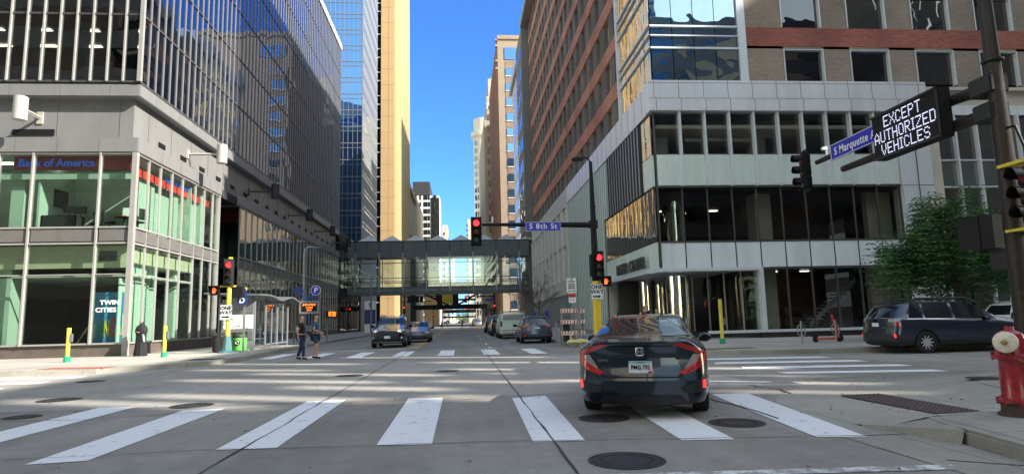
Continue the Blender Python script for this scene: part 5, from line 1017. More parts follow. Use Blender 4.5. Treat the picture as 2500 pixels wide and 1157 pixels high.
# ================================================================== VEHICLES
def lerp_tab(tab, x):
    if x <= tab[0][0]: return tab[0][1]
    for (a, va), (b, vb) in zip(tab, tab[1:]):
        if x <= b:
            u = (x-a)/(b-a); return va+(vb-va)*u
    return tab[-1][1]
def smooth_tab(tab, n=4, w=.12):
    def f(x): return sum(lerp_tab(tab, x+w*(i/n)) for i in range(-n, n+1))/(2*n+1)
    return f
def make_car(name, loc, rz, label, cat, S, group=None, simple=False):
    """lofted body in car coordinates: x across, y from the tail (0) to the nose (L), z up"""
    t = root(name, loc, label, cat, group, rz=rz, world=False)
    L, W, wr = S['L'], S['W']/2, S['wr']; wb = S['wheels']
    top, belt = smooth_tab(S['top']), smooth_tab(S['belt'], w=.1); gh = smooth_tab(S['gh'], w=.15); zb = S.get('zb', .2)
    rear, frontp = S['rear'], S['front']
    NS = 34 if simple else 76; ys = [L*(.5-.5*math.cos(PI*(.04+.92*i/(NS-1)))) for i in range(NS)]
    lo, hi = ys[0], ys[-1]; ys = [(y-lo)/(hi-lo)*L for y in ys]
    grid = []
    for y in ys:
        wm = 1.0
        if y < .45: wm = S.get('rw', .86)+(1-S.get('rw', .86))*math.sqrt(max(0, 1-(1-y/.45)**2))
        if L-y < .7: wm = .78+.22*math.sqrt(max(0, 1-(1-(L-y)/.7)**2))
        b, tp, g = belt(y), top(y), gh(y)
        b = min(b, tp-.02); zr = max(b+.012, tp-.05*min(1, (tp-b)/.25)); g = min(g, .90 if tp-b > .1 else .86)
        arch = 0
        for wy in wb:
            d = abs(y-wy); Ra = wr+.055
            if d < Ra: arch = max(arch, wr+math.sqrt(Ra*Ra-d*d))
        ring = []
        for v, (xw, z) in enumerate([(0,zb),(.78,zb),(.93,zb+.03),(.985,zb+.16),(1.0,.30*b+.70*(zb+.2) if 0 else zb+(b-zb)*.45),(1.0,zb+(b-zb)*.70),(.985,b-.07),(.955,b),(.93,b+.02)]):
            if v < 5: z = max(z, min(arch, b-.12))
            elif v < 7: z = max(z, min(arch+.03*(v-4), b-.05)) if v == 5 else z
            ring.append((xw*W*wm, z))
        ring[8] = (ring[7][0]-.02, min(b+.02, zr))
        x8, z8 = ring[8]
        for k in (1,2): ring.append((x8+(g*W*wm-x8)*k/3, z8+(zr-z8)*k/3))
        ring.append((g*W*wm, zr)); ring.append((g*W*wm*.93, zr+(tp-zr)*.55)); ring.append((g*W*wm*.6, zr+(tp-zr)*.85)); ring.append((0, tp))
        u = y/L; r_ = []
        for x, z in ring:
            yr_, yf_ = lerp_tab(rear, z), L-lerp_tab(frontp, z)
            wgt = 1 if False else None
            yy = y
            if y < 1.2: yy = yr_ + (1.2-yr_)*(y/1.2)
            if L-y < 1.2: yy = yf_ - (yf_-(L-1.2))*((L-y)/1.2)
            r_.append((x, yy, z))
        grid.append(r_)
    M_ = len(grid[0]); K = 10
    def gidx(i, v): return i*M_+v
    sw = S['sidewin']; tw = S.get('topwin', []); pill = S.get('pillars', [])
    body, gls = MB(), {}
    vsR = [p for r in grid for p in r]; vsL = [(-p[0],p[1],p[2]) for p in vsR]
    for side, vs in ((0, vsR), (1, vsL)):
        fb, fg, ft = [], [], []
        for i in range(NS-1):
            ym = (ys[i]+ys[i+1])/2
            for v in range(M_-1):
                f = (gidx(i,v), gidx(i+1,v), gidx(i+1,v+1), gidx(i,v+1)); f = f if side == 0 else f[::-1]
                if 8 <= v <= 10 and sw[0] < ym < sw[1] and not any(a < ym < b for a, b in pill): fg.append(f)
                elif v >= 11 and any(a < ym < b for a, b in tw) : fg.append(f)
                elif v < S.get('clad', 2): ft.append(f)
                else: fb.append(f)
        body.add(vs, fb, 0); body.add(vs, ft, 1); gls.setdefault('g', MB()).add(vs, fg)
    # end caps with a slight bulge
    rw_ = S.get('rearwin')
    for end, i in ((0,0),(1,NS-1)):
        for v in range(M_-1):
            a0, a1 = grid[i][v], grid[i][v+1]; vs = []
            bul = .10 if end == 0 else .22
            for (x, y, z) in (a0, a1):
                for k in range(K+1):
                    s_ = 1-2*k/K; vs.append((x*s_, y + (-bul if end == 0 else bul)*(1-s_*s_)*min(1, x/(W*.5)), z))
            fs = [(k, k+1, K+2+k, K+1+k) for k in range(K)]
            zc = (a0[2]+a1[2])/2
            if end == 0 and rw_ and rw_[0] < zc < rw_[1]: gls['g'].add(vs, fs[1:-1]); body.add(vs, [fs[0], fs[-1]], 0)
            else: body.add(vs, fs, 1 if v < S.get('clad', 2) else 0)
    bo = sub(body.build('body', [S['paint'], 'cladding'], t, smooth=True)); go = gls['g'].build('windows', 'car_glass_dark', t, smooth=True)
    MB().box(-W*.72,W*.72,.3,L-.35,zb-.02,zb+.25).build('underbody', 'black', t)
    wells = MB()
    for wy in wb: wells.box(-W*.93,W*.93,wy-wr-.03,wy+wr+.03,zb,wr*2+.03)
    wells.build('wheel_well', 'black', t)
    for wy in wb:
        for sx in (-1, 1):
            cx = sx*(W-.115); o = sub(MB().lathe((cx,wy,wr), [(wr*.62,-.11),(wr*.92,-.115),(wr,-.09),(wr*1.0,.09),(wr*.92,.115),(wr*.62,.11),(wr*.62,-.11)] , 30, axis='x', cap=False).build('wheel', 'tyre', t, smooth=True))
            rm = MB().lathe((cx,wy,wr), [(wr*.66,-.07*sx),(wr*.60,.06*sx),(wr*.66,.10*sx)], 26, axis='x')
            rim = MB(); xo = cx+sx*.085
            for k in range(10):
                a = 2*PI*k/10; ca, sa = math.cos(a), math.sin(a)
                rim.add([(xo,wy+.04*ca-.035*sa,wr+.04*sa+.035*ca),(xo,wy+.04*ca+.035*sa,wr+.04*sa-.035*ca),(xo+sx*.02,wy+wr*.64*ca+.018*sa,wr+wr*.64*sa-.018*ca),(xo+sx*.02,wy+wr*.64*ca-.018*sa,wr+wr*.64*sa+.018*ca),
                         (xo-sx*.03,wy+wr*.3*ca,wr+wr*.3*sa)], [(0,1,2,3),(0,4,1),(0,3,4),(1,4,2)])
            rim.lathe((xo,wy,wr), [(.001,.015*sx),(.05,.012*sx),(.055,-.02*sx)], 12, axis='x').lathe((cx,wy,wr), [(wr*.62,.095*sx),(wr*.67,.10*sx),(wr*.67,.08*sx)], 26, axis='x', cap=False)
            rim.build('rim', S.get('rimc', 'rim'), o); MB().lathe((cx,wy,wr), [(.001,.02*sx),(wr*.6,.02*sx)], 20, axis='x').build('brake', 'black', o)
    allv = body.v + gls['g'].v; o_ = len(body.v); allf = body.f + [tuple(i+o_ for i in f) for f in gls['g'].f]
    bvh = BVHTree.FromPolygons([Vector(p) for p in allv], allf)
    def decal(nm, quads, m, view='rear', off=.008, par=None, sub_n=8, smooth=True):
        """thin fittings laid on the body surface as seen from one side; quads are four (u, z) corners"""
        mb = MB()
        for q in quads:
            q = [Vector(p) for p in q]; n = sub_n; vs = []
            for j in range(n+1):
                for i in range(n+1):
                    p = q[0].lerp(q[1], i/n).lerp(q[3].lerp(q[2], i/n), j/n)
                    if view == 'rear': o0, d = Vector((p[0],-2,p[1])), Vector((0,1,0))
                    elif view == 'front': o0, d = Vector((p[0],L+2,p[1])), Vector((0,-1,0))
                    elif view == 'right': o0, d = Vector((3,p[0],p[1])), Vector((-1,0,0))
                    elif view == 'left': o0, d = Vector((-3,p[0],p[1])), Vector((1,0,0))
                    else: o0, d = Vector((p[0],p[1],4)), Vector((0,0,-1))
                    h = bvh.ray_cast(o0, d); hp = h[0] if h[0] is not None else o0+d*2.2
                    vs.append(tuple(hp-d*off))
            mb.add(vs, [(j*(n+1)+i, j*(n+1)+i+1, (j+1)*(n+1)+i+1, (j+1)*(n+1)+i) for j in range(n) for i in range(n)])
        return mb.build(nm, m, par or t, smooth=smooth)
    return t, decal, W, L
def mirrors(t, W, y, z, m, L=0):
    for sx in (-1, 1):
        mb = MB().lathe((0,0,0), [(.02,-.10),(.075,-.09),(.10,-.02),(.095,.04),(.04,.10)], 14, axis='x'); mb.v = [(p[0]*1.1,p[1]*1.0,p[2]*.85) for p in mb.v]
        mb.xf(Matrix.Translation((sx*(W+.12), y, z))); mb.tube([(sx*(W-.08),y+.02,z-.07),(sx*(W+.08),y,z-.03)], .03, 6); mb.build('mirror', m, t, smooth=True)
        MB().lathe((0,0,0), [(.001,0),(.07,0)], 14, axis='y').xf(Matrix.Translation((sx*(W+.12),y-.102,z)) @ Matrix.Diagonal((1.25,1,.8,1))).build('mirror_glass', 'car_glass_dark', t)
def wheels_ok(): pass
SED = dict(L=4.63, W=1.80, wr=.325, wheels=(1.02,3.72), zb=.19, paint='p_sedan', clad=2, rimc='rim_dark', rw=.80,
  top=[(0,1.045),(.12,1.075),(.35,1.085),(.62,1.10),(1.0,1.24),(1.5,1.385),(2.1,1.425),(2.7,1.40),(3.1,1.28),(3.65,1.02),(4.1,.90),(4.5,.76),(4.63,.66)],
  belt=[(0,.93),(.5,.965),(1.2,.965),(2.5,.93),(3.5,.90),(4.1,.82),(4.63,.60)], gh=[(0,.84),(.5,.80),(.9,.74),(1.4,.66),(2.2,.655),(3.0,.67),(3.6,.80),(4.6,.86)],
  rear=[(.2,.16),(.36,.05),(.48,.0),(.62,.02),(.70,.09),(.84,.12),(.92,.08),(1.0,.02),(1.06,.0),(1.2,.0)], front=[(.2,.1),(.45,.0),(.65,.05),(.8,.2),(1.0,.4)], sidewin=(1.25,3.35), pillars=[(2.15,2.3)], topwin=[(.60,1.42),(2.9,3.62)])
t, dec, W, L = make_car('sedan_car', (2.42,8.45,0), R(-19), 'dark blue green sedan with red C shaped tail lamps driving away, nearest car', 'car', SED)
# C-shaped lamps, clear insert, garnish lines, bumper recess, reflectors, plate, emblem
for s_ in (-1, 1):
    dec('tail_lamp', [((s_*.86,.905),(s_*.80,.86),(s_*.42,1.005),(s_*.56,1.015)), ((s_*.885,.90),(s_*.80,.865),(s_*.745,.76),(s_*.875,.755)), ((s_*.875,.76),(s_*.745,.765),(s_*.50,.63),(s_*.56,.60)), ((s_*.875,.76),(s_*.72,.74),(s_*.56,.60),(s_*.72,.655))], 'tail_red', off=.012)
    dec('lamp_insert', [((s_*.795,.86),(s_*.74,.755),(s_*.57,.665),(s_*.70,.87))], 'tail_clear', off=.010)
    dec('reflector', [((s_*.845,.42),(s_*.80,.42),(s_*.80,.53),(s_*.845,.53))], 'reflector', off=.012)
    dec('bumper_vent', [((s_*.85,.37),(s_*.55,.36),(s_*.52,.44),(s_*.80,.52))], 'cladding', off=.006)
dec('plate_recess', [((-.58,.60),(.58,.60),(.46,.82),(-.46,.82))], 'p_sedan', off=.006); dec('bumper_shadow_gap', [((-.52,.565),(.52,.565),(.52,.58),(-.52,.58)), ((-.52,.565),(-.50,.59),(-.62,.72),(-.64,.71)), ((.52,.565),(.50,.59),(.62,.72),(.64,.71))], 'black', off=.008)
dec('boot_gap', [((-.44,.975),(.44,.975),(.44,.985),(-.44,.985))], 'black', off=.006); dec('lower_valance', [((-.60,.21),(.60,.21),(.52,.33),(-.52,.33))], 'cladding', off=.006)
pass
pl_ = sub(MB().box(-.155,.155,.04,.052,.625,.785).build('number_plate', 'plate_white', t, bev=.004)); MB().box(-.15,.15,.036,.04,.755,.782).build('plate_band', 'plate_blue', pl_); text('lettering', 'PMG 792', .082, (0,.034,.70), FRONT, 'black', pl_, bold=.0015, sx=.82); MB().box(.10,.15,.036,.04,.630,.652).build('tab_sticker', 'sign_red', pl_)
text('plate_script', 'Minnesota', .026, (0,.033,.768), FRONT, 'sign_navy', pl_)
for q in [pl_]: q.location.y = -.105
em = MB().tube([(-.05,0,.87),(-.045,0,.955),(.045,0,.955),(.05,0,.87),(.035,0,.852),(-.035,0,.852),(-.05,0,.87)], .007, 6).box(-.028,-.014,-.004,.004,.868,.945).box(.014,.028,-.004,.004,.868,.945).box(-.018,.018,-.004,.004,.898,.912)
em.xf(Matrix.Translation((0,-.075,.005))); em.build('emblem', 'chrome_plain', t); tt = text('lettering', 'CIVIC', .045, (-.50,-.002,.795), FRONT, 'chrome_plain', t, sx=1.3)
mirrors(t, .88, 3.1, .985, 'p_sedan'); MB().lathe((0,1.55,1.405), [(.03,0),(.03,.02),(.008,.06)], 8).build('aerial', 'black', t); dec('high_brake_lamp', [((-.12,1.36),(.12,1.36),(.12,1.375),(-.12,1.375))], 'tail_red')
for s_, v_ in ((-1,'left'),(1,'right')):
    dec('door_gap', [((2.2,.30),(2.212,.30),(2.212,.94),(2.2,.94)), ((1.35,.5),(1.362,.5),(1.30,.94),(1.288,.94)), ((3.3,.30),(3.312,.30),(3.312,.9),(3.3,.9))], 'black', v_, off=.004); dec('door_handle', [((1.55,.83),(1.75,.83),(1.75,.855),(1.55,.855)), ((2.4,.81),(2.6,.81),(2.6,.835),(2.4,.835))], 'p_sedan', v_, off=.03)
def WAG(**k):
    d = dict(L=4.86, W=1.87, wr=.35, wheels=(1.0,3.75), zb=.24, paint='p_navy', clad=3, rw=.82,
      top=[(0,1.50),(.10,1.56),(.5,1.63),(1.5,1.66),(2.4,1.64),(2.9,1.55),(3.6,1.14),(4.2,1.05),(4.7,.90),(4.86,.80)],
      belt=[(0,1.10),(1,1.09),(2.5,1.03),(3.5,.99),(4.2,.92),(4.86,.66)], gh=[(0,.74),(.6,.72),(1.5,.70),(2.6,.71),(3.4,.82),(4.8,.86)],
      rear=[(.24,.12),(.40,.0),(.70,.0),(.85,.06),(1.1,.08),(1.25,.16),(1.45,.30),(1.62,.46)], front=[(.2,.12),(.5,.0),(.75,.04),(.95,.2),(1.1,.4)], sidewin=(.42,3.15), pillars=[(.98,1.08),(2.02,2.14)], topwin=[(2.75,3.5)], rearwin=(1.12,1.46))
    d.update(k); return d
# wagon parked at the right kerb (nose to the right)
t, dec, W, L = make_car('wagon_car', (13.75,19.85,0), R(-90), 'dark blue estate wagon with roof rails parked at the right far kerb', 'car', WAG())
for s_ in (-1, 1):
    dec('tail_lamp', [((s_*.88,1.00),(s_*.55,1.02),(s_*.55,1.12),(s_*.86,1.13))], 'tail_clear', off=.012); dec('tail_lamp_lower', [((s_*.90,.86),(s_*.78,.90),(s_*.78,1.0),(s_*.89,1.0))], 'tail_red', off=.012)
    dec('reflector', [((s_*.84,.52),(s_*.80,.52),(s_*.80,.64),(s_*.84,.62))], 'reflector', off=.01); MB().tube([(s_*.64,.75,1.62),(s_*.66,.95,1.74),(s_*.66,2.7,1.73),(s_*.66,3.0,1.58)], .03, 8).build('roof_rail', 'cladding', t)
dec('bumper', [((-.88,.26),(.88,.26),(.88,.66),(-.88,.66))], 'cladding', off=.008); MB().box(-.16,.16,-.05,-.035,.86,.98).build('number_plate', 'plate_white', t); text('lettering', 'SUBARU', .055, (.38,-.03,.82), FRONT, 'chrome_plain', t)
MB().lathe((0,0,0), [(.001,-.0),(.05,.0)], 14, axis='y').xf(Matrix.Translation((0,-.045,1.07))).build('emblem', 'chrome_plain', t)
for s_, v_ in ((-1,'left'),(1,'right')):
    dec('window_trim', [((.45,1.09),(3.2,1.045),(3.2,1.06),(.45,1.108))], 'chrome_plain', v_, off=.01, sub_n=14); dec('door_gap', [((2.06,.36),(2.075,.36),(2.075,1.02),(2.06,1.02)), ((1.30,.7),(1.312,.7),(1.10,1.05),(1.088,1.05)), ((3.1,.36),(3.112,.36),(3.112,.98),(3.1,.98))], 'black', v_, off=.004)
    dec('door_handle', [((1.3,.93),(1.52,.93),(1.52,.965),(1.3,.965)), ((2.3,.90),(2.52,.90),(2.52,.935),(2.3,.935))], 'p_navy', v_, off=.03); dec('sill_cladding', [((1.4,.26),(3.35,.26),(3.35,.40),(1.4,.40))], 'cladding', v_, off=.012)
    dec('wheel_arch_trim', [((.60+.0,.62),(.64,.62),(.72,.75),(.68,.77))], 'cladding', v_, off=.01)
    dec('headlamp', [((4.35,.70),(4.7,.66),(4.68,.80),(4.4,.86))], 'head_clear', v_, off=.01)
MB().box(-.62,.62,.18,.42,1.585,1.62).build('spoiler', 'p_navy', t, bev=.01); MB().lathe((0,.62,1.64), [(.05,0),(.04,.03),(.005,.12)], 8).build('aerial', 'black', t); mirrors(t, .92, 3.0, 1.07, 'p_navy'); MB().box(-.62,.62,1.2,1.26,1.68,1.71).box(-.62,.62,2.3,2.36,1.68,1.71).build('cross_bar', 'cladding', t)
# grey-blue crossover rear, parked right
XV = WAG(L=4.46, W=1.80, wheels=(.95,3.55), paint='p_slate', top=[(0,1.42),(.1,1.5),(.4,1.56),(1.4,1.60),(2.2,1.57),(2.7,1.45),(3.3,1.12),(3.9,1.02),(4.46,.80)], belt=[(0,1.02),(1,1.01),(2.3,.98),(3.2,.95),(3.9,.88),(4.46,.66)], rear=[(.24,.12),(.40,.0),(.70,.0),(.85,.06),(1.05,.08),(1.2,.14),(1.45,.26),(1.6,.4)], sidewin=(.42,2.9), pillars=[(.9,1.02),(1.86,1.96)], topwin=[(2.5,3.2)], rearwin=(1.06,1.42), gh=[(0,.76),(.6,.72),(1.5,.70),(2.4,.71),(3.2,.82),(4.4,.86)])
t, dec, W, L = make_car('crossover_car', (4.30,35.6,0), 0, 'slate blue crossover wagon with roof rails parked behind the white van', 'car', XV)
for s_ in (-1, 1):
    dec('tail_lamp', [((s_*.86,.92),(s_*.42,.94),(s_*.46,1.05),(s_*.85,1.06))], 'tail_red', off=.012); dec('lamp_insert', [((s_*.80,.96),(s_*.52,.97),(s_*.54,1.02),(s_*.80,1.03))], 'tail_clear', off=.016)
    dec('corner_cladding', [((s_*.90,.35),(s_*.52,.35),(s_*.60,.62),(s_*.90,.66))], 'cladding', off=.009); dec('reflector', [((s_*.78,.44),(s_*.62,.44),(s_*.62,.52),(s_*.78,.52))], 'tail_red', off=.014); MB().tube([(s_*.60,.6,1.55),(s_*.62,.8,1.67),(s_*.62,2.3,1.66),(s_*.62,2.5,1.5)], .025, 8).build('roof_rail', 'cladding', t)
dec('bumper', [((-.85,.24),(.85,.24),(.85,.36),(-.85,.36))], 'cladding', off=.008); dec('hatch_gap', [((-.62,.66),(.62,.66),(.62,.675),(-.62,.675)),((-.62,.66),(-.60,.66),(-.70,.86),(-.72,.86)),((.62,.66),(.60,.66),(.70,.86),(.72,.86))], 'black', off=.006)
MB().box(-.155,.155,-.05,-.036,.78,.92).build('number_plate', 'plate_white', t); MB().box(-.02,.02,-.05,-.04,.97,1.0).build('emblem', 'chrome_plain', t); mirrors(t, .9, 2.8, 1.02, 'black'); MB().box(-.6,.6,.14,.36,1.5,1.535).build('spoiler', 'p_slate', t, bev=.01)
# white van with ladder rack
VAN = dict(L=5.6, W=2.0, wr=.37, wheels=(1.1,4.5), zb=.32, paint='p_van', clad=1, rw=.93, top=[(0,1.82),(.1,1.86),(3.5,1.88),(4.0,1.8),(4.6,1.3),(5.3,1.1),(5.6,.95)], belt=[(0,1.18),(3.5,1.18),(4.6,1.1),(5.6,.8)], gh=[(0,.9),(3.5,.86),(4.5,.84),(5.6,.86)], rear=[(.3,.0),(2,.0)], front=[(.3,.1),(.6,.0),(.9,.06),(1.2,.3)], sidewin=(3.2,4.3), pillars=[], topwin=[(3.9,4.5)])
t, dec, W, L = make_car('service_van', (3.75,45.6,0), 0, 'white service van with mesh rear window, parked ahead of the slate crossover', 'van', VAN)
dec('rear_window', [((-.74,1.36),(.74,1.36),(.72,1.72),(-.72,1.72))], 'curtain_band', off=.01)
for s_ in (-1, 1): dec('tail_lamp', [((s_*.93,.9),(s_*.80,.9),(s_*.80,1.3),(s_*.93,1.3))], 'tail_red' if s_ > 0 else 'charcoal', off=.012)
dec('red_stripe', [((-.8,.58),(.8,.58),(.8,.64),(-.8,.64))], 'tail_red', off=.012); MB().box(-.85,.85,-.22,-.02,.36,.46).build('bumper', 'galv', t); dec('door_gap', [((-.006,.5),(.006,.5),(.006,1.34),(-.006,1.34))], 'black', off=.005)
mh = MB()
for k in range(16): mh.tube([(-.7+.09*k,-.13,1.38),(-.6+.09*k,-.13,1.70)], .006, 4).tube([(-.6+.09*k,-.13,1.38),(-.7+.09*k,-.13,1.70)], .006, 4)
mh.build('window_mesh', 'white_metal', t); MB().box(-.9,-.84,.3,3.6,1.9,1.95).box(.84,.9,.3,3.6,1.9,1.95).box(-.9,.9,.5,.55,1.95,2.0).box(-.9,.9,3.2,3.25,1.95,2.0).build('ladder_rack', 'galv', t); mirrors(t, 1.02, 4.3, 1.3, 'black')
# dark SUV, small cars farther along the right kerb
SUVS = WAG(L=4.9, W=1.95, paint='p_black', top=[(0,1.74),(.1,1.8),(.5,1.84),(2.4,1.85),(2.9,1.75),(3.6,1.25),(4.3,1.12),(4.9,.9)], belt=[(0,1.18),(2.5,1.14),(3.5,1.08),(4.9,.75)], rearwin=(1.2,1.66), zb=.27)
t, dec, W, L = make_car('suv_car', (3.55,53.8,0), 0, 'tall black SUV parked ahead of the white van', 'car', SUVS, simple=True)
for s_ in (-1, 1): dec('tail_lamp', [((s_*.92,1.0),(s_*.74,1.0),(s_*.74,1.2),(s_*.92,1.2))], 'tail_red', off=.012)
SMALL = WAG(L=4.3, W=1.76, paint='p_silver', top=[(0,1.05),(.5,1.08),(1.0,1.3),(1.6,1.42),(2.5,1.4),(3.2,1.02),(4.3,.75)], belt=[(0,.92),(2,.92),(3.3,.88),(4.3,.62)], rear=[(.2,.1),(.5,0),(.9,.05),(1.1,.03)], front=[(.2,.1),(.5,0),(.8,.2)], sidewin=(1.0,2.9), pillars=[(1.8,1.9)], topwin=[(.55,1.3),(2.4,3.1)], rearwin=None, wheels=(.85,3.4), wr=.31, gh=[(0,.82),(.8,.74),(1.5,.66),(2.6,.68),(3.3,.82),(4.3,.86)], zb=.2)
def far_car(kind, loc, rz, label, paint, grp, first={}):
    sp = dict(SMALL if kind == 'sedan' else SUVS); sp['paint'] = paint
    t, dec, W, L = make_car('parked_car' if grp.startswith('cars parked') else 'distant_car', loc, rz, label, 'car', sp, grp, simple=True)
    for s_ in (-1, 1): dec('tail_lamp', [((s_*.80,.78),(s_*.62,.80),(s_*.62,.92),(s_*.80,.92))], 'tail_red', off=.012)
    MB().box(-.15,.15,-.06,-.04,.70,.82).build('number_plate', 'plate_white', t)
for args in [('sedan',(3.6,61.2,0),0,'silver hatchback parked ahead of the black SUV','p_silver'),('suv',(3.55,68,0),0,'dark brown SUV, sixth vehicle at the right kerb','p_brown'),('sedan',(3.7,141,0),0,'silver sedan parked just past the next crossing','p_silver'),
  ('suv',(3.8,150,0),0,'grey car beyond the silver sedan past the crossing','p_grey'),('sedan',(3.8,160,0),0,'black small car far along the right kerb','p_black'),('suv',(3.9,172,0),0,'dark SUV farthest along the right kerb','p_navy')]: far_car(*args, 'cars parked along the right kerb')
for k, (x, y, p, kd) in enumerate([(-6.5,260,'p_silver','sedan'),(-4,300,'p_white','suv'),(-1,340,'p_grey','sedan'),(1,300,'p_black','suv'),(-7,330,'p_black','suv'),(3.2,390,'p_silver','suv'),(-2.5,420,'p_white','suv')]): far_car(kd, (x,y,0), 0, ['silver car leftmost in the distant traffic','white SUV left of centre in the distant traffic','grey car in the distant traffic','black SUV in mid street in the distance','black SUV at the far left kerb','pale SUV in the right distant lane','white SUV farthest away in the street'][k], p, 'distant traffic down the street')
# oncoming black SUV and the dark car behind it (left side of the street, noses towards the camera)
HY = WAG(L=4.9, W=1.93, wr=.37, paint='p_black', wheels=(1.05,3.95), top=[(0,1.62),(.1,1.68),(.5,1.75),(2.2,1.78),(2.8,1.68),(3.5,1.26),(4.0,1.17),(4.6,1.08),(4.9,.95)], belt=[(0,1.12),(2.5,1.10),(3.5,1.06),(4.3,1.0),(4.9,.85)], front=[(.2,.12),(.45,.0),(.8,.02),(.95,.06),(1.1,.25)], zb=.24, sidewin=(.5,3.05), topwin=[(2.62,3.42)], gh=[(0,.76),(.6,.72),(1.5,.71),(2.6,.73),(3.4,.84),(4.8,.88)])
t, dec, W, L = make_car('suv_car', (-4.05,40.0,0), PI, 'black SUV facing the camera at the left of the street', 'car', HY)
dec('grille', [((-.60,.52),(.60,.52),(.66,.90),(-.66,.90))], 'cladding', 'front', off=.01); dec('chrome_line', [((-.88,.86),(-.58,.88),(-.50,.965),(-.54,.97)),((-.53,.95),(.53,.95),(.53,.972),(-.53,.972)),((.88,.86),(.58,.88),(.50,.965),(.54,.97))], 'chrome_plain', 'front', off=.014)
for s_ in (-1, 1): dec('headlamp', [((s_*.90,.90),(s_*.60,.92),(s_*.56,1.0),(s_*.88,1.02))], 'head_clear', 'front', off=.012); dec('fog_lamp', [((s_*.82,.52),(s_*.72,.52),(s_*.72,.60),(s_*.82,.60))], 'head_clear', 'front', off=.012); MB().tube([(s_*.64,.7,1.72),(s_*.66,.9,1.83),(s_*.66,2.3,1.82),(s_*.66,2.6,1.7)], .025, 8).build('roof_rail', 'galv', t)
dec('lower_lip', [((-.75,.30),(.75,.30),(.75,.34),(-.75,.34))], 'chrome_plain', 'front', off=.01); np_ = MB().box(-.16,.16,L+.22,L+.235,.52,.66).build('number_plate', 'plate_white', t); mirrors(t, .97, 3.05, 1.18, 'black')
DK = dict(SMALL); DK['paint'] = 'p_grey'
t, dec, W, L = make_car('dark_sedan_car', (-3.0,47.2,0), PI, 'dark grey sedan facing the camera, half hidden behind the black SUV', 'car', DK, simple=True)
for s_ in (-1, 1): dec('headlamp', [((s_*.82,.62),(s_*.55,.64),(s_*.55,.72),(s_*.82,.74))], 'head_clear', 'front', off=.012)
mirrors(t, .88, 2.75, .98, 'black')
WS = WAG(paint='p_white', L=4.6, W=1.86)
t, dec, W, L = make_car('white_suv_car', (19.6,21.6,0), R(-90), 'white SUV parked ahead of the blue wagon at the right edge', 'car', WS, simple=True)
for s_ in (-1, 1): dec('tail_lamp', [((s_*.88,1.0),(s_*.6,1.0),(s_*.6,1.1),(s_*.88,1.1))], 'tail_red', off=.012)
MB().box(-.16,.16,-.05,-.035,.82,.96).build('number_plate', 'plate_white', t); dec('bumper', [((-.88,.26),(.88,.26),(.88,.60),(-.88,.60))], 'cladding', off=.008); MB().box(-.03,.03,-.06,-.05,1.04,1.09).build('emblem', 'charcoal', t)

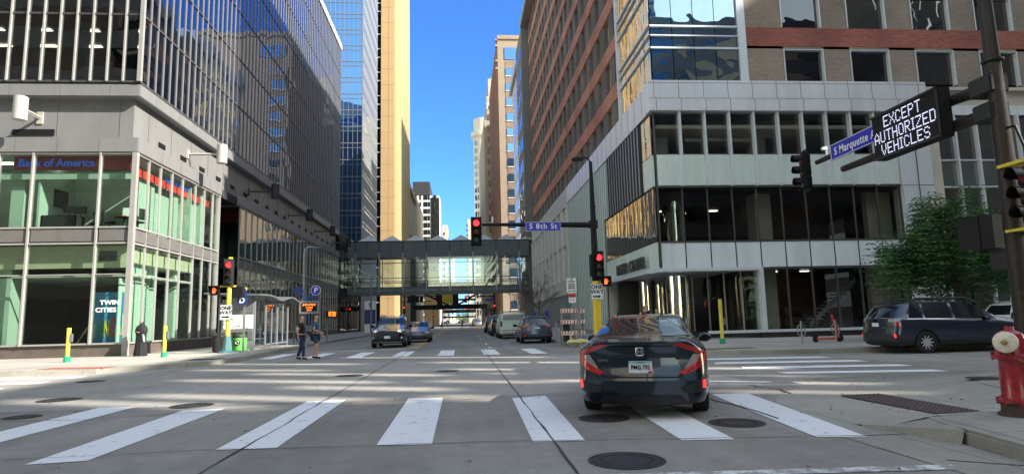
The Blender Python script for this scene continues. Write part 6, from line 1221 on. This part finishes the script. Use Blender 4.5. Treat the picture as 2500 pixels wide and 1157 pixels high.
# ================================================================== PEOPLE
def skin_mesh(verts, edges, name, m, parent, lvl=2, fidx=0):
    me = bpy.data.meshes.new(name); me.from_pydata([v[0] for v in verts], edges, []); o = bpy.data.objects.new(name, me); COL.objects.link(o)
    sk = o.modifiers.new('s', 'SKIN'); sk.use_smooth_shade = True; ss = o.modifiers.new('u', 'SUBSURF'); ss.levels = lvl; ss.render_levels = lvl
    for i, v in enumerate(verts):
        r = v[1]; me.skin_vertices[0].data[i].radius = (r, r) if not isinstance(r, tuple) else r
    me.skin_vertices[0].data[fidx].use_root = True
    dg = bpy.context.evaluated_depsgraph_get(); dg.update(); nm = bpy.data.meshes.new_from_object(o.evaluated_get(dg)); bpy.data.objects.remove(o)
    nm.materials.clear(); nm.materials.append(M[m]); p = bpy.data.objects.new(name, nm); COL.objects.link(p); p.parent = parent; return p
def person(loc, rz, label, H=1.78, J={}, shirt='cloth_black', trousers='jeans', skin='skin', hair='hair_brown', sleeve='short', shorts=False, shoe='black', bald=False, fat=1.0, group=None, fingers=True):
    """+y is the way the person faces; J moves joints (fractions of height)"""
    t = root('person', loc, label, 'person', group, rz=rz, world=False)
    P = dict(pel=(0,0,.53), sp=(0,0,.62), ch=(0,0,.73), nk=(0,0,.825), hb=(0,.008,.868), hc=(0,.012,.925), ht=(0,.008,.972), chn=(0,.045,.895), nose=(0,.072,.925),
      sR=(.105,0,.80), eR=(.13,-.01,.63), wR=(.13,.05,.49), kR=(.055,.02,.285), aR=(.055,-.01,.045), tR=(.06,.09,.018), hR=(.05,0,.50),
      sL=(-.105,0,.80), eL=(-.13,-.01,.63), wL=(-.13,.05,.49), kL=(-.055,.02,.285), aL=(-.055,-.01,.045), tL=(-.06,.09,.018), hL=(-.05,0,.50))
    P.update(J); V = {k: Vector(v)*H for k, v in P.items()}
    r = dict(pel=.075*fat, sp=.070*fat, ch=.080*fat, nk=.032, hb=.035, hc=.052, ht=.036, chn=.022, nose=.009, s=.034, e=.025, w=.016, h=.052, k=.033, a=.022, t=.017)
    vs, ed, ix = [], [], {}
    def add(k, q=None, rad=None): ix[k] = len(vs); vs.append((tuple(q if q is not None else V[k]), (rad if rad else r.get(k, r.get(k[0], .02)))*H)); return ix[k]
    for k in ('pel','sp','ch','nk','hb','hc','ht','chn','nose'): add(k)
    ed += [(ix['pel'],ix['sp']),(ix['sp'],ix['ch']),(ix['ch'],ix['nk']),(ix['nk'],ix['hb']),(ix['hb'],ix['hc']),(ix['hc'],ix['ht']),(ix['hc'],ix['chn']),(ix['hc'],ix['nose'])]
    for s in 'RL':
        for k in 'sewhkat': add(k+s)
        ed += [(ix['ch'],ix['s'+s]),(ix['s'+s],ix['e'+s]),(ix['e'+s],ix['w'+s]),(ix['pel'],ix['h'+s]),(ix['h'+s],ix['k'+s]),(ix['k'+s],ix['a'+s]),(ix['a'+s],ix['t'+s])]
        d = (V['w'+s]-V['e'+s]).normalized(); side = Vector((1 if s == 'R' else -1, 0, 0)); lat = d.cross(side).normalized()
        pm = add('p'+s, V['w'+s]+d*.045*H, .017); ed.append((ix['w'+s], pm))
        if fingers:
            for f in range(4):
                b_ = V['w'+s]+d*.062*H+lat*(.011*(f-1.5))*H; i0 = add('f%d%s' % (f,s), b_, .0065); i1 = add('g%d%s' % (f,s), b_+d*(.030-.004*abs(f-1.5))*H-side*.012*H, .0052); ed += [(pm,i0),(i0,i1)]
            i0 = add('th'+s, V['w'+s]+d*.03*H+lat*.024*H, .0065); ed.append((ix['w'+s], i0))
    b = skin_mesh(vs, ed, 'body', skin, t)
    def cloth(name, chain, m, ex=1.16, lens=None):
        cv, ce, ci = [], [], {}
        for a, b_, u, ra, rb in chain:
            for k, pos, rd in ((a, V[a], ra), (b_+('*' if u < 1 else ''), V[a].lerp(V[b_], u), rb)):
                if k not in ci: ci[k] = len(cv); cv.append((tuple(pos), rd*H))
            ce.append((ci[a], ci[b_+('*' if u < 1 else '')]))
        return skin_mesh(cv, ce, name, m, t)
    sl_ = .55 if sleeve == 'short' else 1.0
    ch = [('ch','sp',1,.094*fat,.088*fat),('sp','pel',.8,.088*fat,.088*fat),('ch','nk',.55,.094,.05)]
    for s in 'RL':
        ch.append(('ch','s'+s,1,.094,.046)); ch.append(('s'+s,'e'+s,sl_,.046,.04))
        if sleeve == 'long': ch.append(('e'+s,'w'+s,.95,.04,.026))
    cloth('shirt', ch, shirt)
    ch = []
    for s in 'RL':
        ch += [('pel','h'+s,1,.088*fat,.064),('h'+s,'k'+s,(.82 if shorts else 1),.064,.052 if shorts else .045)]
        if not shorts: ch.append(('k'+s,'a'+s,.93,.045,.034))
    cloth('shorts' if shorts else 'trousers', ch, trousers)
    for s in 'RL':
        a, tt_ = V['a'+s], V['t'+s]; skin_mesh([((a.x,a.y-.03*H,a.z-.008*H),.024*H),((a.x,a.y+.02*H,a.z-.012*H),.024*H),(tuple(tt_),.020*H)], [(0,1),(1,2)], 'shoe', shoe, t)
    hc = V['hc']
    for sx in (-1, 1):
        MB().sphere((hc.x+sx*.018*H,hc.y+.049*H,hc.z+.006*H), .0055*H, 8, 6).build('eye', 'charcoal', t); MB().sphere((hc.x+sx*.050*H,hc.y-.002*H,hc.z), .012*H, 8, 6, sc=(.5,1,1.2)).build('ear', skin, t)
    MB().box(hc.x-.014*H,hc.x+.014*H,hc.y+.048*H,hc.y+.053*H,hc.z-.026*H,hc.z-.022*H).build('mouth', 'sign_red' if 0 else 'hair_brown', t)
    if not bald:
        skin_mesh([((hc.x,hc.y-.012*H,hc.z+.022*H),.052*H),((hc.x,hc.y-.028*H,hc.z-.01*H),.042*H)], [(0,1)], 'hair', hair, t)
    return t, V
WALK = dict(kR=(.055,.09,.30), aR=(.05,.13,.05), tR=(.05,.22,.035), kL=(-.055,.0,.285), aL=(-.055,-.13,.06), tL=(-.055,-.05,.016), eR=(.13,-.06,.64), wR=(.13,-.04,.50), eL=(-.13,.02,.63), wL=(-.12,.12,.53))
t, V = person((-6.42,25.9,0), R(-85), 'man in black shirt and jeans walking on the far crosswalk, left of two', 1.76, dict(WALK, aR=(.05,.07,.045), tR=(.05,.16,.018), kR=(.055,.06,.29), aL=(-.05,-.08,.05), tL=(-.05,.01,.016)), 'cloth_black', 'jeans', hair='hair_brown')
t, V = person((-5.95,26.35,0), R(-85), 'bald man in blue polo and shorts walking on the far crosswalk, right of two', 1.80, dict(WALK, aR=(.05,.04,.045), tR=(.05,.13,.018), kR=(.055,.04,.29), aL=(-.05,-.05,.05), tL=(-.05,.04,.016), eR=(.15,-.03,.64), wR=(.12,.11,.60)), 'cloth_blue', 'shorts_navy', bald=True, shorts=True, fat=1.12)
H_ = 1.8; MB().box(-.055*H_,.055*H_,.058*H_,.066*H_,.925*H_,.942*H_).build('sunglasses', 'black', t)
# woman in a black robe and headscarf
t = root('person', (-14.55,30.0,.15), 'woman in black robe and headscarf holding a phone by the building corner', 'person', world=False, rz=R(160))
nA = 40; rows = [(.30,.0),(.29,.15),(.25,.5),(.23,.8),(.23,.95),(.27,1.10),(.26,1.25),(.19,1.36),(.10,1.42)]; vs = []
for r, z in rows:
    for j in range(nA):
        a = 2*PI*j/nA; fold = 1+.07*math.sin(9*a+z*1.5)*max(0, 1-z/1.3)+.03*math.sin(15*a); vs.append((r*fold*math.cos(a)*1.05, r*fold*math.sin(a)*.78, z))
rb_ = MB().add(vs, [(i*nA+j, i*nA+(j+1) % nA, (i+1)*nA+(j+1) % nA, (i+1)*nA+j) for i in range(len(rows)-1) for j in range(nA)]); 
skin_mesh([((0,0,1.0),.11),((0,0,1.3),.10),((0,0,1.42),.05),((0,.01,1.53),.075),((0,.0,1.60),.05),((.15,.0,1.32),.05),((.21,.08,1.12),.045),((.07,.22,1.10),.026),((.03,.25,1.11),.022),((-.15,0,1.32),.05),((-.21,.08,1.12),.045),((-.05,.22,1.06),.026),((-.01,.25,1.08),.022),((0,.075,1.525),.012),((.05,.27,1.13),.008),((.03,.28,1.14),.008),((.015,.27,1.14),.008),((0,.265,1.13),.008),((.0,.255,1.105),.008)], [(0,1),(1,2),(2,3),(3,4),(1,5),(5,6),(6,7),(7,8),(1,9),(9,10),(10,11),(11,12),(3,13),(8,14),(8,15),(8,16),(8,17),(12,18)], 'body', 'skin_dark', t)
rb_.build('robe', 'cloth_black', t, smooth=True)
skin_mesh([((.13,0,1.34),.075),((.22,.06,1.12),.075),((.10,.19,1.10),.055),((-.13,0,1.34),.075),((-.22,.06,1.12),.075),((-.08,.19,1.06),.055),((0,0,1.36),.11)], [(6,0),(0,1),(1,2),(6,3),(3,4),(4,5)], 'sleeves', 'cloth_black', t, fidx=6)
skin_mesh([((0,-.012,1.56),.088),((0,-.035,1.46),.085),((0,-.0,1.36),.12),((0,.015,1.28),.14)], [(0,1),(1,2),(2,3)], 'headscarf', 'cloth_black', t)
MB().sphere((0,.052,1.525), .052, 14, 10, sc=(.95,1,1.25)).build('face', 'skin_dark', t, smooth=True); MB().box(.0,.07,.27,.28,1.09,1.22).build('phone', 'black', t)
skin_mesh([((-.20,.10,.98),.03),((-.24,.10,.80),.06),((-.25,.08,.62),.05)], [(0,1),(1,2)], 'grey_shawl', 'cloth_grey', t)
for sx in (-1, 1): MB().sphere((sx*.10,.14,.04), .06, 12, 8, sc=(.8,1,.6)).build('shoe', 'black', t); MB().sphere((sx*.02,.098,1.535), .008, 8, 6).build('eye', 'black', t)
# others
person((8.25,27.6,.15), R(120), 'man in black cap and jacket behind the sedan, near the chrome columns', 1.78, {}, 'cloth_black', 'cloth_black', hair='cloth_black', sleeve='long')
person((8.85,27.9,.15), R(150), 'shorter woman with black hair beside the man in the black cap', 1.60, {}, 'cloth_black', 'cloth_black', hair='cloth_black', sleeve='long')
tag(MB().lathe((7.98,27.45,1.42), [(.035,0),(.045,.13),(.048,.14)], 14).build('paper_cup', 'sand_yellow'), 'pale drinks cup held up beside the black cap man', 'cup')
person((-11.6,38.9,.15), R(190), 'dark clothed figure waiting inside the bus shelter', 1.7, {}, 'cloth_black', 'jeans', hair='cloth_black', sleeve='long')
for k, (x, y, rz, sh, tr, lb) in enumerate([(.15,119,R(90),'cloth_black','cloth_black','person in black crossing the street at the next crossing, rightmost'),(-3.6,116.5,R(-90),'cloth_grey','jeans','person in grey top crossing at the next crossing, middle'),(-5.8,123,R(90),'cloth_white','cloth_white','person in white at the next crossing, left of the grey one'),(-8.3,112,R(180),'cloth_black','cloth_grey','dark clothed person at the left kerb of the next crossing')]):
    person((x,y,0), rz, lb, 1.75, WALK if k < 2 else {}, sh, tr, fingers=False, sleeve='long')

# ================================================================== TREES
def limb(mb, p, d, r, ln, depth, tips, spread=.6, rng=random):
    k = 5; pts = [p]; q = p.copy(); dd = d.copy()
    for i in range(k): dd = (dd+Vector((rng.uniform(-.14,.14),rng.uniform(-.14,.14),rng.uniform(-.06,.10)))).normalized(); q = q+dd*ln/k; pts.append(q.copy())
    mb.tube(pts, [r*(1-.45*i/k) for i in range(k+1)], 7 if r > .03 else 5, cap=False)
    tips.append((pts[3], dd)); tips.append((pts[-1], dd))
    if depth:
        for c in range(3 if depth > 1 else 3):
            a = rng.uniform(0, 2*PI); nd = (dd+Vector((math.cos(a),math.sin(a),rng.uniform(-.15,.5)))*spread).normalized(); limb(mb, pts[rng.choice((3,4,5))], nd, r*.58, ln*.72, depth-1, tips, spread, rng)
def tree(name, loc, h, trunk_r, label, crown, leafm, n, ls, lean=(0,0), seed=1, droop=.5, trunk_h=.35, group=None, depth=3, clump=.55, box=None):
    rng = random.Random(seed); t = root(name, loc, label, 'tree', group); b = Vector(loc); mb = MB(); tips = []
    th = h*trunk_h; mb.tube([b, b+Vector((lean[0]*.3,lean[1]*.3,th*.5)), b+Vector((lean[0]*.6,lean[1]*.6,th))], [trunk_r*1.15,trunk_r*.95,trunk_r*.8], 12)
    base_ = b+Vector((lean[0]*.6,lean[1]*.6,th))
    for k in range(5):
        a = 2*PI*k/5+rng.uniform(-.4,.4); limb(mb, base_, Vector((math.cos(a)*crown,math.sin(a)*crown,rng.uniform(.55,1.2))).normalized(), trunk_r*.55, h*.30, depth-1, tips, .7, rng)
    limb(mb, base_, Vector((0,0,1)), trunk_r*.7, h*.34, depth-1, tips, .6, rng)
    mb.build('trunk', 'bark', t, smooth=True)
    lf = MB(); vs, fs = [], []
    for i in range(n):
        p, d = tips[rng.randrange(len(tips))]; p = p+Vector((rng.gauss(0,clump),rng.gauss(0,clump),rng.gauss(0,clump*.55)))
        out = Vector((rng.uniform(-1,1),rng.uniform(-1,1),-droop*rng.uniform(.3,1.2))).normalized(); sd = out.cross(Vector((0,0,1))).normalized()
        # one drooping compound leaf: paired leaflets along a rib
        for j in range(6):
            q = p+out*ls*.55*j+Vector((0,0,-.02*j*j*ls*3)); w_ = ls*.42
            for s in (-1, 1):
                e = q+sd*s*w_*1.5+out*w_*.5+Vector((0,0,rng.uniform(-.25,.05)*w_)); m_ = (q+e)/2; o = len(vs); vs += [q, m_+out*w_*.28+Vector((0,0,.02)), e, m_-out*w_*.28]; fs.append((o,o+1,o+2,o+3))
    lf.add(vs, fs); lf.build('crown', leafm, t)
tree('honey_locust_tree', (20.5,24.0,.15), 6.3, .11, 'green feathery leaved street tree behind the blue wagon', 1.0, 'leaf', 1900, .36, seed=5, droop=1.0, trunk_h=.30, clump=.26)
tree('street_tree', (6.5,52,.15), 4.9, .07, 'small brown nearly bare tree on the right pavement, nearest', .9, 'leaf_dull', 420, .07, seed=9, trunk_h=.42, clump=.28, group='small bare street trees')
tree('street_tree', (6.6,68,.15), 4.9, .07, 'small brown nearly bare tree on the right pavement, farther', .9, 'leaf_dull', 380, .07, seed=12, trunk_h=.42, clump=.28, group='small bare street trees')
tree('far_street_tree', (6.8,170,.15), 7, .12, 'small green tree past the next crossing, right kerb', .8, 'leaf_far', 700, .2, seed=15, clump=.5, depth=2)

random.seed(21); dl = MB()
for i in range(420):
    sgn = random.random(); x, y, z = (random.uniform(11,24), random.uniform(20.0,20.4), .01) if sgn < .35 else ((random.uniform(5.0,9.5), random.uniform(8,12.6), .03) if sgn < .5 else (random.uniform(-8.9,-8.6), random.uniform(24,40), .01) if sgn < .7 else (random.uniform(-8,10), random.uniform(5,22), .012))
    a = random.uniform(0, 6.28); r = random.uniform(.012,.035); dl.add([(x+r*math.cos(a),y+r*math.sin(a),z),(x-r*.5*math.sin(a),y+r*.5*math.cos(a),z+.012),(x-r*math.cos(a),y-r*math.sin(a),z),(x+r*.5*math.sin(a),y-r*.5*math.cos(a),z+.004)], [(0,1,2,3)])
tag(dl.build('fallen_leaves', 'leaf_dull'), 'scattered dry leaves and grit along the kerbs and road', 'leaves', kind='stuff')
